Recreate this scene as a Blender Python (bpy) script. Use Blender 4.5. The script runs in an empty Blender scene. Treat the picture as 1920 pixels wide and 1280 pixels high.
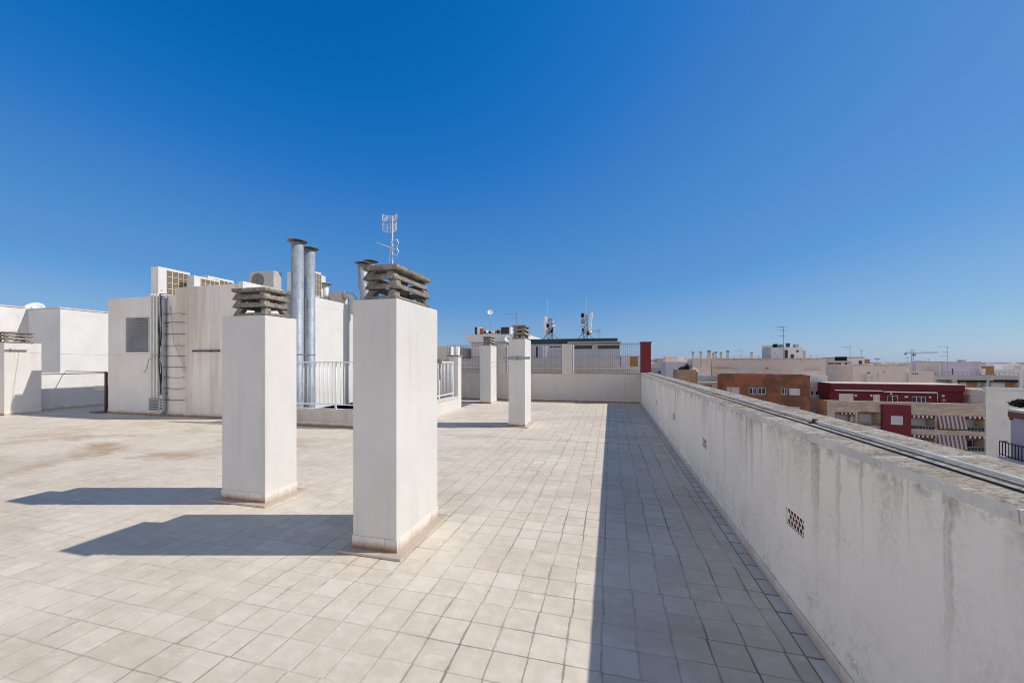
import bpy, bmesh, math, random
from mathutils import Vector
random.seed(7)
R = math.radians
sc = bpy.context.scene
COL = sc.collection

# ------------------------------------------------------------------ survey of the place
# measured focal length / horizon / heading of the photograph, used to read real sizes off it
F, CX, CY, H = 720.0, 960.0, 679.0, 1.63
A = math.atan(184.5 / F); CA, SA = math.cos(A), math.sin(A)
def c2w(xr, zc): return (xr * CA - zc * SA, xr * SA + zc * CA)
def gnd(u, v, z=0.0):
    zc = F * (H - z) / (v - CY); return c2w((u - CX) / F * zc, zc)
def XatY(u, Y):
    r = (u - CX) / F; return Y * (r * CA - SA) / (CA + r * SA)
def YatX(u, X):
    r = (u - CX) / F; return X * (CA + r * SA) / (r * CA - SA)
def depth(X, Y): return -X * SA + Y * CA
def zat(v, X, Y): return H + (CY - v) / F * depth(X, Y)
def upt(u, d):                       # plan point at distance d along heading u
    return c2w((u - CX) / F * d, d)

# ------------------------------------------------------------------ materials
class NT:
    def __init__(s, name):
        s.m = bpy.data.materials.new(name); s.m.use_nodes = True
        s.t = s.m.node_tree; s.b = s.t.nodes['Principled BSDF']
    def n(s, typ, ins=None, **at):
        nd = s.t.nodes.new(typ)
        for k, v in at.items(): setattr(nd, k, v)
        for k, v in (ins or {}).items():
            s.set(nd.inputs[k], v)
        return nd
    def set(s, inp, v):
        if hasattr(v, 'is_linked') or isinstance(v, bpy.types.NodeSocket): s.t.links.new(v, inp)
        else:
            if isinstance(v, tuple) and len(v) == 3 and inp.type == 'RGBA': v = v + (1,)
            inp.default_value = v
    def pos(s): return s.n('ShaderNodeNewGeometry').outputs['Position']
    def mapv(s, scale=(1, 1, 1), loc=(0, 0, 0), rot=(0, 0, 0), src=None):
        return s.n('ShaderNodeMapping', {'Vector': src or s.pos(), 'Scale': scale, 'Location': loc, 'Rotation': rot}).outputs[0]
    def noise(s, vec, scale=1, detail=4, rough=.55, dist=0):
        return s.n('ShaderNodeTexNoise', {'Vector': vec, 'Scale': scale, 'Detail': detail, 'Roughness': rough, 'Distortion': dist}).outputs[0]
    def ramp(s, fac, lo, hi, a=0.0, b=1.0):
        return s.n('ShaderNodeMapRange', {'Value': fac, 'From Min': lo, 'From Max': hi, 'To Min': a, 'To Max': b}).outputs[0]
    def math(s, op, a, b=0.0, c=0.0):
        nd = s.n('ShaderNodeMath', operation=op); s.set(nd.inputs[0], a); s.set(nd.inputs[1], b)
        if op in ('MULTIPLY_ADD', 'COMPARE'): s.set(nd.inputs[2], c)
        return nd.outputs[0]
    def mix(s, f, a, b, mode='MIX'):
        nd = s.n('ShaderNodeMix', data_type='RGBA', blend_type=mode)
        s.set(nd.inputs[0], f); s.set(nd.inputs[6], a); s.set(nd.inputs[7], b); return nd.outputs[2]
    def sep(s, v):
        nd = s.n('ShaderNodeSeparateXYZ', {0: v}); return nd.outputs
    def comb(s, x, y, z):
        return s.n('ShaderNodeCombineXYZ', {0: x, 1: y, 2: z}).outputs[0]
    def bump(s, h, strength=.3, dist=.01):
        s.set(s.b.inputs['Normal'], s.n('ShaderNodeBump', {'Height': h, 'Strength': strength, 'Distance': dist}).outputs[0])
    def done(s, col=None, rough=.8, metal=0, **k):
        if col is not None: s.set(s.b.inputs['Base Color'], col)
        s.set(s.b.inputs['Roughness'], rough); s.set(s.b.inputs['Metallic'], metal)
        for kk, v in k.items(): s.set(s.b.inputs[kk.replace('_', ' ')], v)
        return s.m

def flat(name, col, rough=.7, metal=0, var=.12, scale=3.0, bump=0, **k):
    n = NT(name); p = n.pos()
    f = n.noise(p, scale, 5)
    c = n.mix(n.ramp(f, .3, .7), tuple(x * (1 - var) for x in col), tuple(min(1, x * (1 + var * .6)) for x in col))
    if bump: n.bump(n.noise(p, 60, 4), bump, .01)
    return n.done(c, rough, metal, **k)

def plaster(name, col, dirt=(.30, .27, .23), amount=.35, streak=True, streak_scale=(2.2, 2.2, .12), rust=0.0, bump=.25, grime=(.5,.75)):
    n = NT(name); p = n.pos()
    big = n.noise(p, .9, 6, .6)
    c = n.mix(n.ramp(big, .35, .7), tuple(x * .90 for x in col), col)
    mott = n.noise(n.mapv((1, 1, .6)), 5, 6, .65)
    c = n.mix(n.ramp(mott, .42, .72, 0, .24), c, tuple(x * .78 for x in col))
    if streak:
        st = n.noise(n.mapv(streak_scale), 2.0, 5, .6)
        br = n.noise(p, 1.3, 4)
        m = n.math('MULTIPLY', n.ramp(st, grime[0], grime[1]), n.ramp(br, .4, .65))
        c = n.mix(n.math('MULTIPLY', m, amount), c, dirt)
    if rust:
        r1 = n.noise(n.mapv((1.7, 1.7, .09), (3, 1, 0)), 1.6, 4, .6, .4)
        r2 = n.noise(n.mapv((1, 1, .3)), 1.1, 3)
        m = n.math('MULTIPLY', n.ramp(r1, .45, .62), n.ramp(r2, .3, .55, .35, 1))
        c = n.mix(n.math('MULTIPLY', m, rust), c, (.44, .33, .235))
    fine = n.noise(p, 90, 5, .7)
    n.bump(n.math('ADD', n.math('ADD', fine, n.math('MULTIPLY', n.noise(p, 9, 4), 1.6)), n.math('MULTIPLY', n.noise(p, 3, 4, .6), 3)), bump * 1.6, .006)
    return n.done(c, .88)

M = {}
M['stack'] = plaster('white_render', (.685, .665, .63), dirt=(.42, .37, .31), amount=.36, streak_scale=(5, 5, .25), grime=(.5, .72))
M['white'] = plaster('white_wall_paint', (.73, .715, .695), amount=.16)
M['house'] = plaster('stained_render', (.80, .745, .68), amount=.25, rust=.55)
M['housel'] = plaster('grey_render', (.78, .74, .70), amount=.22, rust=.12)
M['lowwall'] = plaster('stained_low_render', (.62, .56, .50), amount=.4, rust=.6)
M['back'] = plaster('back_wall_render', (.60, .545, .50), amount=.3)
M['pier'] = plaster('pier_render', (.62, .57, .52), amount=.2)

def parapet_mat():
    n = NT('weathered_parapet_render'); p = n.pos(); x, y, z = n.sep(p)[:3]
    big = n.noise(p, .8, 6, .6)
    c = n.mix(n.ramp(big, .35, .7), (.83, .79, .73), (.89, .86, .81))
    # runs of black mould under the joints of the coping: narrow drips of different lengths inside broader stains
    gr = n.noise(p, 38, 6, .75); wob = n.math('MULTIPLY', n.math('SUBTRACT', n.noise(p, 7, 4, .6), .5), .06)
    yy = n.math('ADD', y, wob)
    def runs(sc_, off, lo_, hi_, lmin, lmax):
        st = n.noise(n.comb(0, n.math('ADD', n.math('MULTIPLY', yy, sc_), off), n.math('MULTIPLY', z, .25)), 1.0, 3, .6)
        ln = n.noise(n.comb(0, n.math('ADD', n.math('MULTIPLY', yy, sc_ * .8), off + 7), 0), 1.0, 3)
        lim = n.ramp(ln, .32, .68, lmin, lmax); hang = n.math('MAXIMUM', n.math('SUBTRACT', 1.2, z), 0)
        f_ = n.math('MAXIMUM', n.math('SUBTRACT', 1, n.math('DIVIDE', hang, lim)), 0)
        return n.math('MULTIPLY', n.ramp(st, lo_, hi_), n.math('POWER', f_, 1.1))
    broad = n.math('MULTIPLY', runs(2.4, 3, .50, .64, .12, .75), n.ramp(gr, .34, .58, .15, 1))
    c = n.mix(n.math('MULTIPLY', broad, .55), c, (.27, .235, .20))
    drip = n.math('MULTIPLY', runs(8.0, 11, .55, .63, .05, 1.15), n.ramp(gr, .3, .55, .4, 1))
    c = n.mix(n.math('MULTIPLY', drip, .62), c, (.19, .165, .14))
    lip = n.math('MULTIPLY', n.ramp(z, 1.07, 1.16), n.ramp(n.noise(p, 9, 6, .75), .47, .62))
    c = n.mix(n.math('MULTIPLY', lip, .7), c, (.22, .19, .16))
    # broad grime broken into specks, and pale patched render
    g2 = n.noise(n.mapv((1, 1.3, .6), (0, 2, 0)), 1.7, 7, .7)
    c = n.mix(n.math('MULTIPLY', n.ramp(g2, .48, .68), n.ramp(gr, .42, .62, .02, .42)), c, (.34, .31, .27))
    c = n.mix(n.ramp(n.noise(n.mapv(loc=(0, 6, 2)), 2.6, 6, .65), .52, .66, 0, .45), c, (.84, .81, .77))
    cr = n.n('ShaderNodeTexVoronoi', {'Vector': n.n('ShaderNodeVectorMath', {0: n.mapv((0, .9, 1.1)), 1: n.comb(0, n.math('MULTIPLY', n.noise(p, 3, 5, .7), .6), n.math('MULTIPLY', n.noise(n.mapv(loc=(1, 1, 1)), 3, 5, .7), .6))}, operation='ADD').outputs[0], 'Scale': 1.0}, feature='DISTANCE_TO_EDGE').outputs[0]
    crack = n.math('MULTIPLY', n.ramp(cr, .0015, .004, 1, 0), n.ramp(n.noise(p, .8, 3), .56, .64, 0, .30))
    c = n.mix(crack, c, (.3, .27, .24))
    # mould specks low on the wall
    lo = n.noise(n.mapv((1, 1.2, 1.2), (0, 9, 0)), 3.2, 7, .75)
    low = n.math('MULTIPLY', n.ramp(lo, .46, .64), n.ramp(z, .14, .5, 1, 0))
    c = n.mix(n.math('MULTIPLY', low, n.ramp(gr, .4, .6, 0, .6)), c, (.22, .20, .17))
    fine = n.noise(p, 120, 5, .75)
    c = n.mix(1.0, c, (1.0, .97, .91), 'MULTIPLY')
    n.bump(n.math('ADD', n.math('ADD', fine, n.math('MULTIPLY', n.noise(p, 14, 5), 1.8)), n.math('MULTIPLY', n.noise(p, 4, 4), 3)), .6, .006)
    return n.done(c, .9)
M['parapet'] = parapet_mat()

def floor_mat():
    n = NT('paving_tiles'); p = n.pos()
    w1 = n.noise(p, 1.1, 3); w2 = n.noise(n.mapv(loc=(7, 3, 0)), 1.1, 3); w3 = n.noise(p, 16, 5, .65)
    x, y, z = n.sep(p)[:3]
    T = .2
    xw = n.math('ADD', x, n.math('MULTIPLY', n.math('SUBTRACT', w1, .5), .025))
    yw = n.math('ADD', y, n.math('MULTIPLY', n.math('SUBTRACT', w2, .5), .025))
    xw = n.math('ADD', xw, n.math('MULTIPLY', n.math('SUBTRACT', w3, .5), .013))
    yw = n.math('ADD', yw, n.math('MULTIPLY', n.math('SUBTRACT', w3, .5), .011))
    # hand-laid rows: each row slipped a few millimetres
    row = n.n('ShaderNodeTexWhiteNoise', {1: n.math('FLOOR', n.math('DIVIDE', n.math('ADD', yw, 37.725), T))}, noise_dimensions='1D').outputs[0]
    xw = n.math('ADD', xw, n.math('MULTIPLY', n.math('SUBTRACT', row, .5), .022))
    tx = n.math('DIVIDE', n.math('ADD', xw, 40.0474), T)
    ty = n.math('DIVIDE', n.math('ADD', yw, 37.725), T)
    fx = n.math('FRACT', tx); fy = n.math('FRACT', ty)
    ix = n.math('FLOOR', tx); iy = n.math('FLOOR', ty)
    dx = n.math('MULTIPLY', n.math('MINIMUM', fx, n.math('SUBTRACT', 1, fx)), T)
    dy = n.math('MULTIPLY', n.math('MINIMUM', fy, n.math('SUBTRACT', 1, fy)), T)
    wn = n.n('ShaderNodeTexWhiteNoise', {0: n.comb(ix, iy, 0)}, noise_dimensions='3D').outputs
    # tile body
    blot = n.noise(p, .8, 6, .65)
    base = n.mix(n.ramp(blot, .33, .68), (.575, .51, .435), (.67, .615, .545))
    base = n.mix(n.ramp(wn[0], .25, 1, 0, .32), base, (.50, .43, .355))
    base = n.mix(n.ramp(n.noise(n.comb(n.math('MULTIPLY', ix, .13), n.math('MULTIPLY', iy, .13), 0), 3, 3), .5, .8, 0, .35), base, (.70, .66, .61))
    cloud = n.noise(n.mapv((1, 1, 1)), 9, 6, .7)
    base = n.mix(n.ramp(cloud, .44, .68, 0, .45), base, (.76, .72, .67))
    speck = n.noise(p, 150, 3, .7)
    base = n.mix(n.ramp(speck, .54, .75, 0, .35), base, (.33, .28, .22))
    # rust-brown water marks in the low spot of the roof
    rx = n.noise(n.mapv((.55, .8, 1), (1.3, .6, 0), (0, 0, .5)), 1.0, 6, .62)
    reg = n.n('ShaderNodeTexGradient', {0: n.mapv((.22, .38, 1), (1.95, -2.05, 0))}, gradient_type='SPHERICAL').outputs[1]
    base = n.mix(n.math('MULTIPLY', n.ramp(rx, .5, .62), n.ramp(reg, 0, .5, 0, .85)), base, (.38, .25, .15))
    # damp grey-brown silt drying on the surface here and there
    sl = n.noise(n.mapv((.5, .9, 1), (4, 4, 0)), .9, 6, .65)
    base = n.mix(n.ramp(sl, .50, .66, 0, .62), base, (.46, .39, .315))
    # joints: open dark ones along the roof, filled ones across it
    jn = n.noise(p, 1.7, 4, .7); jm = n.noise(n.mapv(loc=(3, 8, 0)), 2.3, 4, .7)
    wx = n.ramp(jn, .35, .68, .0006, .0068); wy = n.ramp(jm, .35, .68, .0008, .0036)
    jx = n.math('SUBTRACT', 1, n.n('ShaderNodeMapRange', {'Value': dx, 'From Min': wx, 'From Max': n.math('ADD', wx, .0035)}).outputs[0])
    jy = n.math('SUBTRACT', 1, n.n('ShaderNodeMapRange', {'Value': dy, 'From Min': wy, 'From Max': n.math('ADD', wy, .0035)}).outputs[0])
    fade = n.math('MULTIPLY', n.ramp(n.noise(n.mapv(loc=(11, 2, 0)), 1.1, 6, .7), .38, .6, .15, 1), n.ramp(x, -3.5, .4, .38, 1))  # joint contrast painted stronger towards the parapet's shaded strip
    lx = n.n('ShaderNodeTexWhiteNoise', {1: n.math('FLOOR', n.math('ADD', tx, .5))}, noise_dimensions='1D').outputs[0]
    ly = n.n('ShaderNodeTexWhiteNoise', {0: n.comb(n.math('FLOOR', n.math('MULTIPLY', tx, .34)), n.math('FLOOR', n.math('ADD', ty, .5)), 9)}, noise_dimensions='3D').outputs[0]
    jx = n.math('MULTIPLY', jx, n.ramp(lx, 0, 1, .55, 1)); jy = n.math('MULTIPLY', jy, n.ramp(ly, 0, 1, .4, 1))
    # a few whole tiles replaced or stained darker, and grit lying about
    base = n.mix(n.ramp(wn[0], .95, .97, 0, .22), base, (.46, .39, .31)); base = n.mix(n.ramp(wn[0], .05, .03, 0, .18), base, (.80, .77, .72))
    gv = n.n('ShaderNodeTexVoronoi', {'Vector': p, 'Scale': 4.5}).outputs
    base = n.mix(n.math('MULTIPLY', n.ramp(gv[0], .02, .035, 1, 0), n.ramp(n.noise(p, 1.3, 3), .5, .6, 0, .8)), base, (.16, .12, .08))
    scuff = n.noise(n.mapv((1.2, 5, 1), (0, 0, 0), (0, 0, .6)), 3, 6, .7)
    base = n.mix(n.ramp(scuff, .56, .70, 0, .4), base, (.79, .76, .72))
    base = n.mix(1.0, base, (1.065, 1.04, .965), 'MULTIPLY')
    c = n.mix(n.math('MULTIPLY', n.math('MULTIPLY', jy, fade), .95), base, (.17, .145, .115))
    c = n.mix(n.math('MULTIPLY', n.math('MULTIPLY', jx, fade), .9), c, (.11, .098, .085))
    # crumbled mortar smeared beside the open joints
    sm = n.math('MULTIPLY', n.ramp(dx, .004, .022, 1, 0), n.ramp(n.noise(p, 6, 6, .7), .52, .68, 0, .5))
    c = n.mix(sm, c, (.27, .235, .20))
    # expansion joint across the roof
    ej = n.ramp(n.math('ABSOLUTE', n.math('SUBTRACT', yw, 7.98)), .008, .018, .85, 0)
    c = n.mix(ej, c, (.15, .135, .12))
    h = n.math('SUBTRACT', n.math('MULTIPLY', wn[0], .25), n.math('MAXIMUM', jx, jy))
    n.bump(n.math('ADD', h, n.math('MULTIPLY', speck, .15)), .55, .004)
    return n.done(c, n.ramp(cloud, .3, .7, .62, .85))
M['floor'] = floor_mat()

def gutter_mat():
    n = NT('gutter_tiles'); p = n.pos(); x, y, z = n.sep(p)[:3]
    w = n.noise(p, 9, 4)
    ty = n.math('DIVIDE', n.math('ADD', n.math('ADD', y, 37.725), n.math('MULTIPLY', w, .02)), .2)
    fy = n.math('FRACT', ty); iy = n.math('FLOOR', ty)
    dy = n.math('MULTIPLY', n.math('MINIMUM', fy, n.math('SUBTRACT', 1, fy)), .2)
    wn = n.n('ShaderNodeTexWhiteNoise', {0: n.comb(1, iy, 0)}, noise_dimensions='3D').outputs[0]
    c = n.mix(wn, (.60, .55, .48), (.70, .65, .58))
    e = n.math('MINIMUM', dy, n.ramp(n.math('ABSOLUTE', n.math('SUBTRACT', x, 1.098)), 0, .05, .05, 0))
    j = n.ramp(e, .004, .010, .9, 0)
    c = n.mix(j, c, (.13, .105, .085))
    c = n.mix(n.ramp(n.noise(n.mapv((1, .8, 1)), 1.5, 5), .5, .7, 0, .4), c, (.36, .31, .25))
    return n.done(c, .7)
M['gutter'] = gutter_mat()

def skirting_mat(name, col, along, rust):
    n = NT(name); p = n.pos(); s = n.sep(p)
    wv = n.math('DIVIDE', n.math('ADD', s[along], 40.06), .2)
    f = n.math('FRACT', wv); d = n.math('MULTIPLY', n.math('MINIMUM', f, n.math('SUBTRACT', 1, f)), .2)
    wn = n.n('ShaderNodeTexWhiteNoise', {0: n.comb(n.math('FLOOR', wv), 0, 0)}, noise_dimensions='3D').outputs[0]
    c = n.mix(wn, tuple(x * .88 for x in col), col)
    c = n.mix(n.ramp(d, .001, .004, .5, 0), c, (.25, .19, .13))
    if rust:
        nz = n.noise(n.mapv((1, 1, .6)), 7, 5, .65)
        edge = n.math('ADD', s[2], n.math('MULTIPLY', n.math('SUBTRACT', nz, .5), .11))
        c = n.mix(n.ramp(edge, .03, .095, rust, 0), c, (.27, .13, .05))
    n.bump(n.noise(p, 60, 4), .15, .004)
    return n.done(c, .65)
M['skirt_x'] = skirting_mat('skirting_tiles_across', (.68, .645, .59), 0, .95)
M['skirt_y'] = skirting_mat('skirting_tiles_along', (.74, .70, .63), 1, .45)
M['baseslab'] = skirting_mat('base_slab_tiles', (.66, .60, .52), 0, .35)

def coping_mat():
    n = NT('lichen_coping_stone'); p = n.pos(); x, y, z = n.sep(p)[:3]
    a = n.noise(p, 7, 7, .7); b = n.noise(n.mapv(loc=(3, 0, 0)), 26, 6, .75)
    c = n.mix(n.ramp(a, .38, .60), (.24, .19, .14), (.47, .42, .355))
    c = n.mix(n.ramp(b, .54, .66, 0, .55), c, (.60, .57, .51))
    c = n.mix(n.ramp(n.noise(p, 48, 5, .75), .50, .62, 0, .85), c, (.11, .09, .07))
    c = n.mix(n.ramp(n.noise(n.mapv(loc=(0, 4, 0)), 2.2, 4), .5, .75, 0, .4), c, (.36, .29, .16))
    # mortar joints every 0.5 m
    f = n.math('FRACT', n.math('DIVIDE', n.math('ADD', y, 40.11), .62))
    d = n.math('MULTIPLY', n.math('MINIMUM', f, n.math('SUBTRACT', 1, f)), .62)
    c = n.mix(n.ramp(d, .003, .010, .8, 0), c, (.62, .6, .56))
    n.bump(n.math('ADD', a, n.math('MULTIPLY', b, .7)), .6, .012)
    return n.done(c, .95)
M['coping'] = coping_mat()
def coping_edge_mat():
    n = NT('coping_edge_stone'); p = n.pos()
    a = n.noise(p, 4, 6, .65)
    c = n.mix(n.ramp(a, .35, .65), (.52, .49, .45), (.68, .66, .62))
    c = n.mix(n.ramp(n.noise(p, 30, 5, .7), .55, .72, 0, .5), c, (.28, .25, .21))
    y = n.sep(p)[1]
    f = n.math('FRACT', n.math('DIVIDE', n.math('ADD', y, 40.11), .62))
    d = n.math('MULTIPLY', n.math('MINIMUM', f, n.math('SUBTRACT', 1, f)), .62)
    c = n.mix(n.ramp(d, .001, .004, .7, 0), c, (.2, .18, .16))
    return n.done(c, .9)
M['copedge'] = coping_edge_mat()

def concrete(name, col, dark, scale=14):
    n = NT(name); p = n.pos()
    a = n.noise(p, scale, 7, .7); b = n.noise(n.mapv(loc=(2, 5, 1)), 3, 5)
    c = n.mix(n.ramp(a, .38, .65), dark, col)
    c = n.mix(n.ramp(b, .45, .7, 0, .45), c, (.24, .21, .17))
    c = n.mix(n.ramp(n.noise(p, 70, 4, .7), .58, .72, 0, .6), c, tuple(x * .45 for x in col))
    n.bump(n.math('ADD', a, n.noise(p, 90, 4, .7)), .5, .008)
    return n.done(c, .95)
def cap_mat():
    n = NT('weathered_cap_concrete'); p = n.pos()
    a = n.noise(p, 16, 7, .72); b = n.noise(n.mapv(loc=(2, 5, 1)), 4, 5, .6)
    c = n.mix(n.ramp(a, .36, .62), (.16, .138, .115), (.385, .345, .30))
    c = n.mix(n.ramp(b, .46, .62, 0, .6), c, (.13, .118, .10))
    c = n.mix(n.ramp(n.noise(n.mapv(loc=(7, 1, 3)), 34, 4, .7), .58, .66, 0, .7), c, (.52, .49, .42))
    c = n.mix(n.ramp(n.noise(p, 95, 3, .7), .56, .66, 0, .8), c, (.07, .06, .05))
    n.bump(n.math('ADD', n.math('MULTIPLY', a, 2), n.noise(p, 80, 4, .75)), .9, .008)
    return n.done(c, .95)
M['cap'] = cap_mat()

def galv():
    n = NT('galvanised_duct'); p = n.pos(); z = n.sep(p)[2]
    a = n.noise(n.mapv((6, 6, 1.5)), 2, 5, .6)
    c = n.mix(n.ramp(a, .35, .65), (.23, .27, .32), (.36, .40, .45))
    f = n.math('FRACT', n.math('DIVIDE', z, .16))
    d = n.math('MINIMUM', f, n.math('SUBTRACT', 1, f))
    c = n.mix(n.ramp(d, .03, .08, .3, 0), c, (.19, .22, .26))
    c = n.mix(n.ramp(n.noise(p, 3, 4), .58, .75, 0, .4), c, (.34, .27, .2))
    n.bump(n.ramp(d, .0, .08, 1, 0), .25, .008)
    return n.done(c, .55, .25)
M['galv'] = galv()
M['cowl'] = flat('rusty_cowl_metal', (.23, .185, .16), .55, .6, .35, 12)
M['whitemetal'] = flat('white_painted_metal', (.80, .80, .79), .4, 0, .06)
M['acwhite'] = flat('ac_casing', (.64, .63, .61), .45, 0, .08)
M['acgrey'] = flat('ac_casing_aged', (.50, .48, .45), .5, 0, .12)
M['coil'] = flat('condenser_coil', (.20, .145, .085), .7, .2, .25, 25)
M['dark'] = flat('dark_opening', (.02, .02, .022), .6)
M['black'] = flat('black_cable', (.02, .02, .022), .5)
M['greypipe'] = flat('grey_pipe', (.27, .30, .36), .45, .1, .15)
M['greymetal'] = flat('grey_metal', (.24, .25, .27), .5, .5, .15)
M['conduit'] = flat('pale_plastic_conduit', (.72, .71, .69), .9, 0, .12, 6)
M['slat'] = flat('grille_slat', (.58, .57, .57), .5, .3, .1)
M['mesh'] = flat('mesh_wire', (.16, .155, .155), .6, .3, .1)
M['steel'] = flat('aerial_aluminium', (.72, .72, .72), .5, .2, .1)
M['rung'] = flat('rusty_rung', (.17, .11, .075), .7, .4, .3, 20)
M['brown'] = flat('brown_painted_metal', (.085, .035, .028), .5, .1, .2)
M['burgundy'] = plaster('burgundy_render', (.19, .022, .032), dirt=(.22, .08, .08), amount=.3)
M['burgundyd'] = plaster('burgundy_wall', (.15, .016, .026), dirt=(.06, .02, .02), amount=.3)
M['terracotta'] = flat('terracotta', (.26, .10, .06), .8, 0, .3, 20)
M['glass'] = flat('window_glass', (.03, .045, .06), .08, 0, .2, 1.0)
M['paleglass'] = flat('pale_balcony_glass', (.50, .58, .58), .15, 0, .12, .8)
M['blueglass'] = flat('blue_blind', (.03, .10, .30), .4)
M['frame'] = flat('white_window_frame', (.72, .72, .72), .5, 0, .04)
M['teal'] = flat('teal_awning', (.006, .034, .046), .6, 0, .25, 2)
M['ochre'] = flat('ochre_door', (.38, .17, .04), .6, 0, .15, 5)
M['lilac'] = plaster('lilac_wall', (.54, .48, .55), amount=.15)
M['bluegrey'] = plaster('bluegrey_wall', (.56, .55, .60), amount=.15)
M['cream'] = plaster('cream_wall', (.74, .64, .54), amount=.2)
M['beige'] = plaster('beige_wall', (.66, .555, .48), amount=.22, streak_scale=(.7, .7, .1))
M['gable'] = plaster('gable_cream_render', (.86, .80, .71), amount=.3, streak_scale=(.5, .5, .2))
M['farwhite'] = plaster('far_white_wall', (.78, .75, .72), amount=.15)
M['farcream'] = plaster('far_cream_wall', (.74, .62, .52), amount=.2)
M['fargrey'] = plaster('far_grey_wall', (.50, .47, .45), amount=.2)
M['farterra'] = plaster('far_terracotta_wall', (.42, .20, .09), amount=.2)
M['leaf'] = flat('dark_leaf', (.012, .020, .009), .8, 0, .5, 8, Specular_IOR_Level=.1)
M['wicker'] = flat('red_stain', (.3, .1, .05))
def shutter_mat():
    n = NT('roller_shutter'); p = n.pos(); z = n.sep(p)[2]
    f = n.math('FRACT', n.math('DIVIDE', z, .06))
    c = n.mix(n.ramp(f, .8, 1, 0, .35), (.60, .58, .58), (.35, .34, .35))
    n.bump(f, .3, .01); return n.done(c, .55)
M['shutter'] = shutter_mat()
def browntile():
    n = NT('brown_facade_tiles'); p = n.pos(); x, y, z = n.sep(p)[:3]
    s = n.math('ADD', n.math('MULTIPLY', x, .8), n.math('MULTIPLY', y, -.3))
    ix = n.math('FLOOR', n.math('DIVIDE', s, .55)); iz = n.math('FLOOR', n.math('DIVIDE', z, .55))
    w = n.n('ShaderNodeTexWhiteNoise', {0: n.comb(ix, iz, 3)}, noise_dimensions='3D').outputs[0]
    c = n.mix(n.ramp(w, 0, 1, .3, .7), (.24, .070, .026), (.38, .12, .042))
    c = n.mix(n.ramp(n.noise(p, .6, 6, .7), .46, .56, 0, .75), c, (.10, .040, .022)); c = n.mix(n.ramp(n.noise(n.mapv(loc=(9, 2, 4)), .8, 6, .7), .52, .62, 0, .6), c, (.15, .085, .045))
    return n.done(c, .55)
M['browntile'] = browntile()
def stonebands(name, ca, cb):
    n = NT(name); p = n.pos()
    a = n.noise(n.mapv((.5, .5, 4)), 1.5, 5, .6); b = n.noise(p, 1.5, 5)
    c = n.mix(n.ramp(a, .4, .6), ca, cb); c = n.mix(n.ramp(b, .4, .7, 0, .4), c, tuple(x * .7 for x in ca))
    return n.done(c, .85)
M['stone'] = stonebands('sandstone_cladding', (.46, .355, .25), (.66, .54, .41))
M['brick'] = stonebands('pale_brick_wall', (.36, .21, .13), (.46, .29, .19))
def stripes(name, ca, cb):
    n = NT(name); uvx = n.n('ShaderNodeTexCoord').outputs['Object']
    x = n.sep(uvx)[0]
    f = n.math('FRACT', n.math('DIVIDE', x, .36))
    c = n.mix(n.math('GREATER_THAN', f, .5), ca, cb); return n.done(c, .8)
M['stripe'] = stripes('striped_awning_cloth', (.52, .43, .42), (.20, .095, .10))

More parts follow.
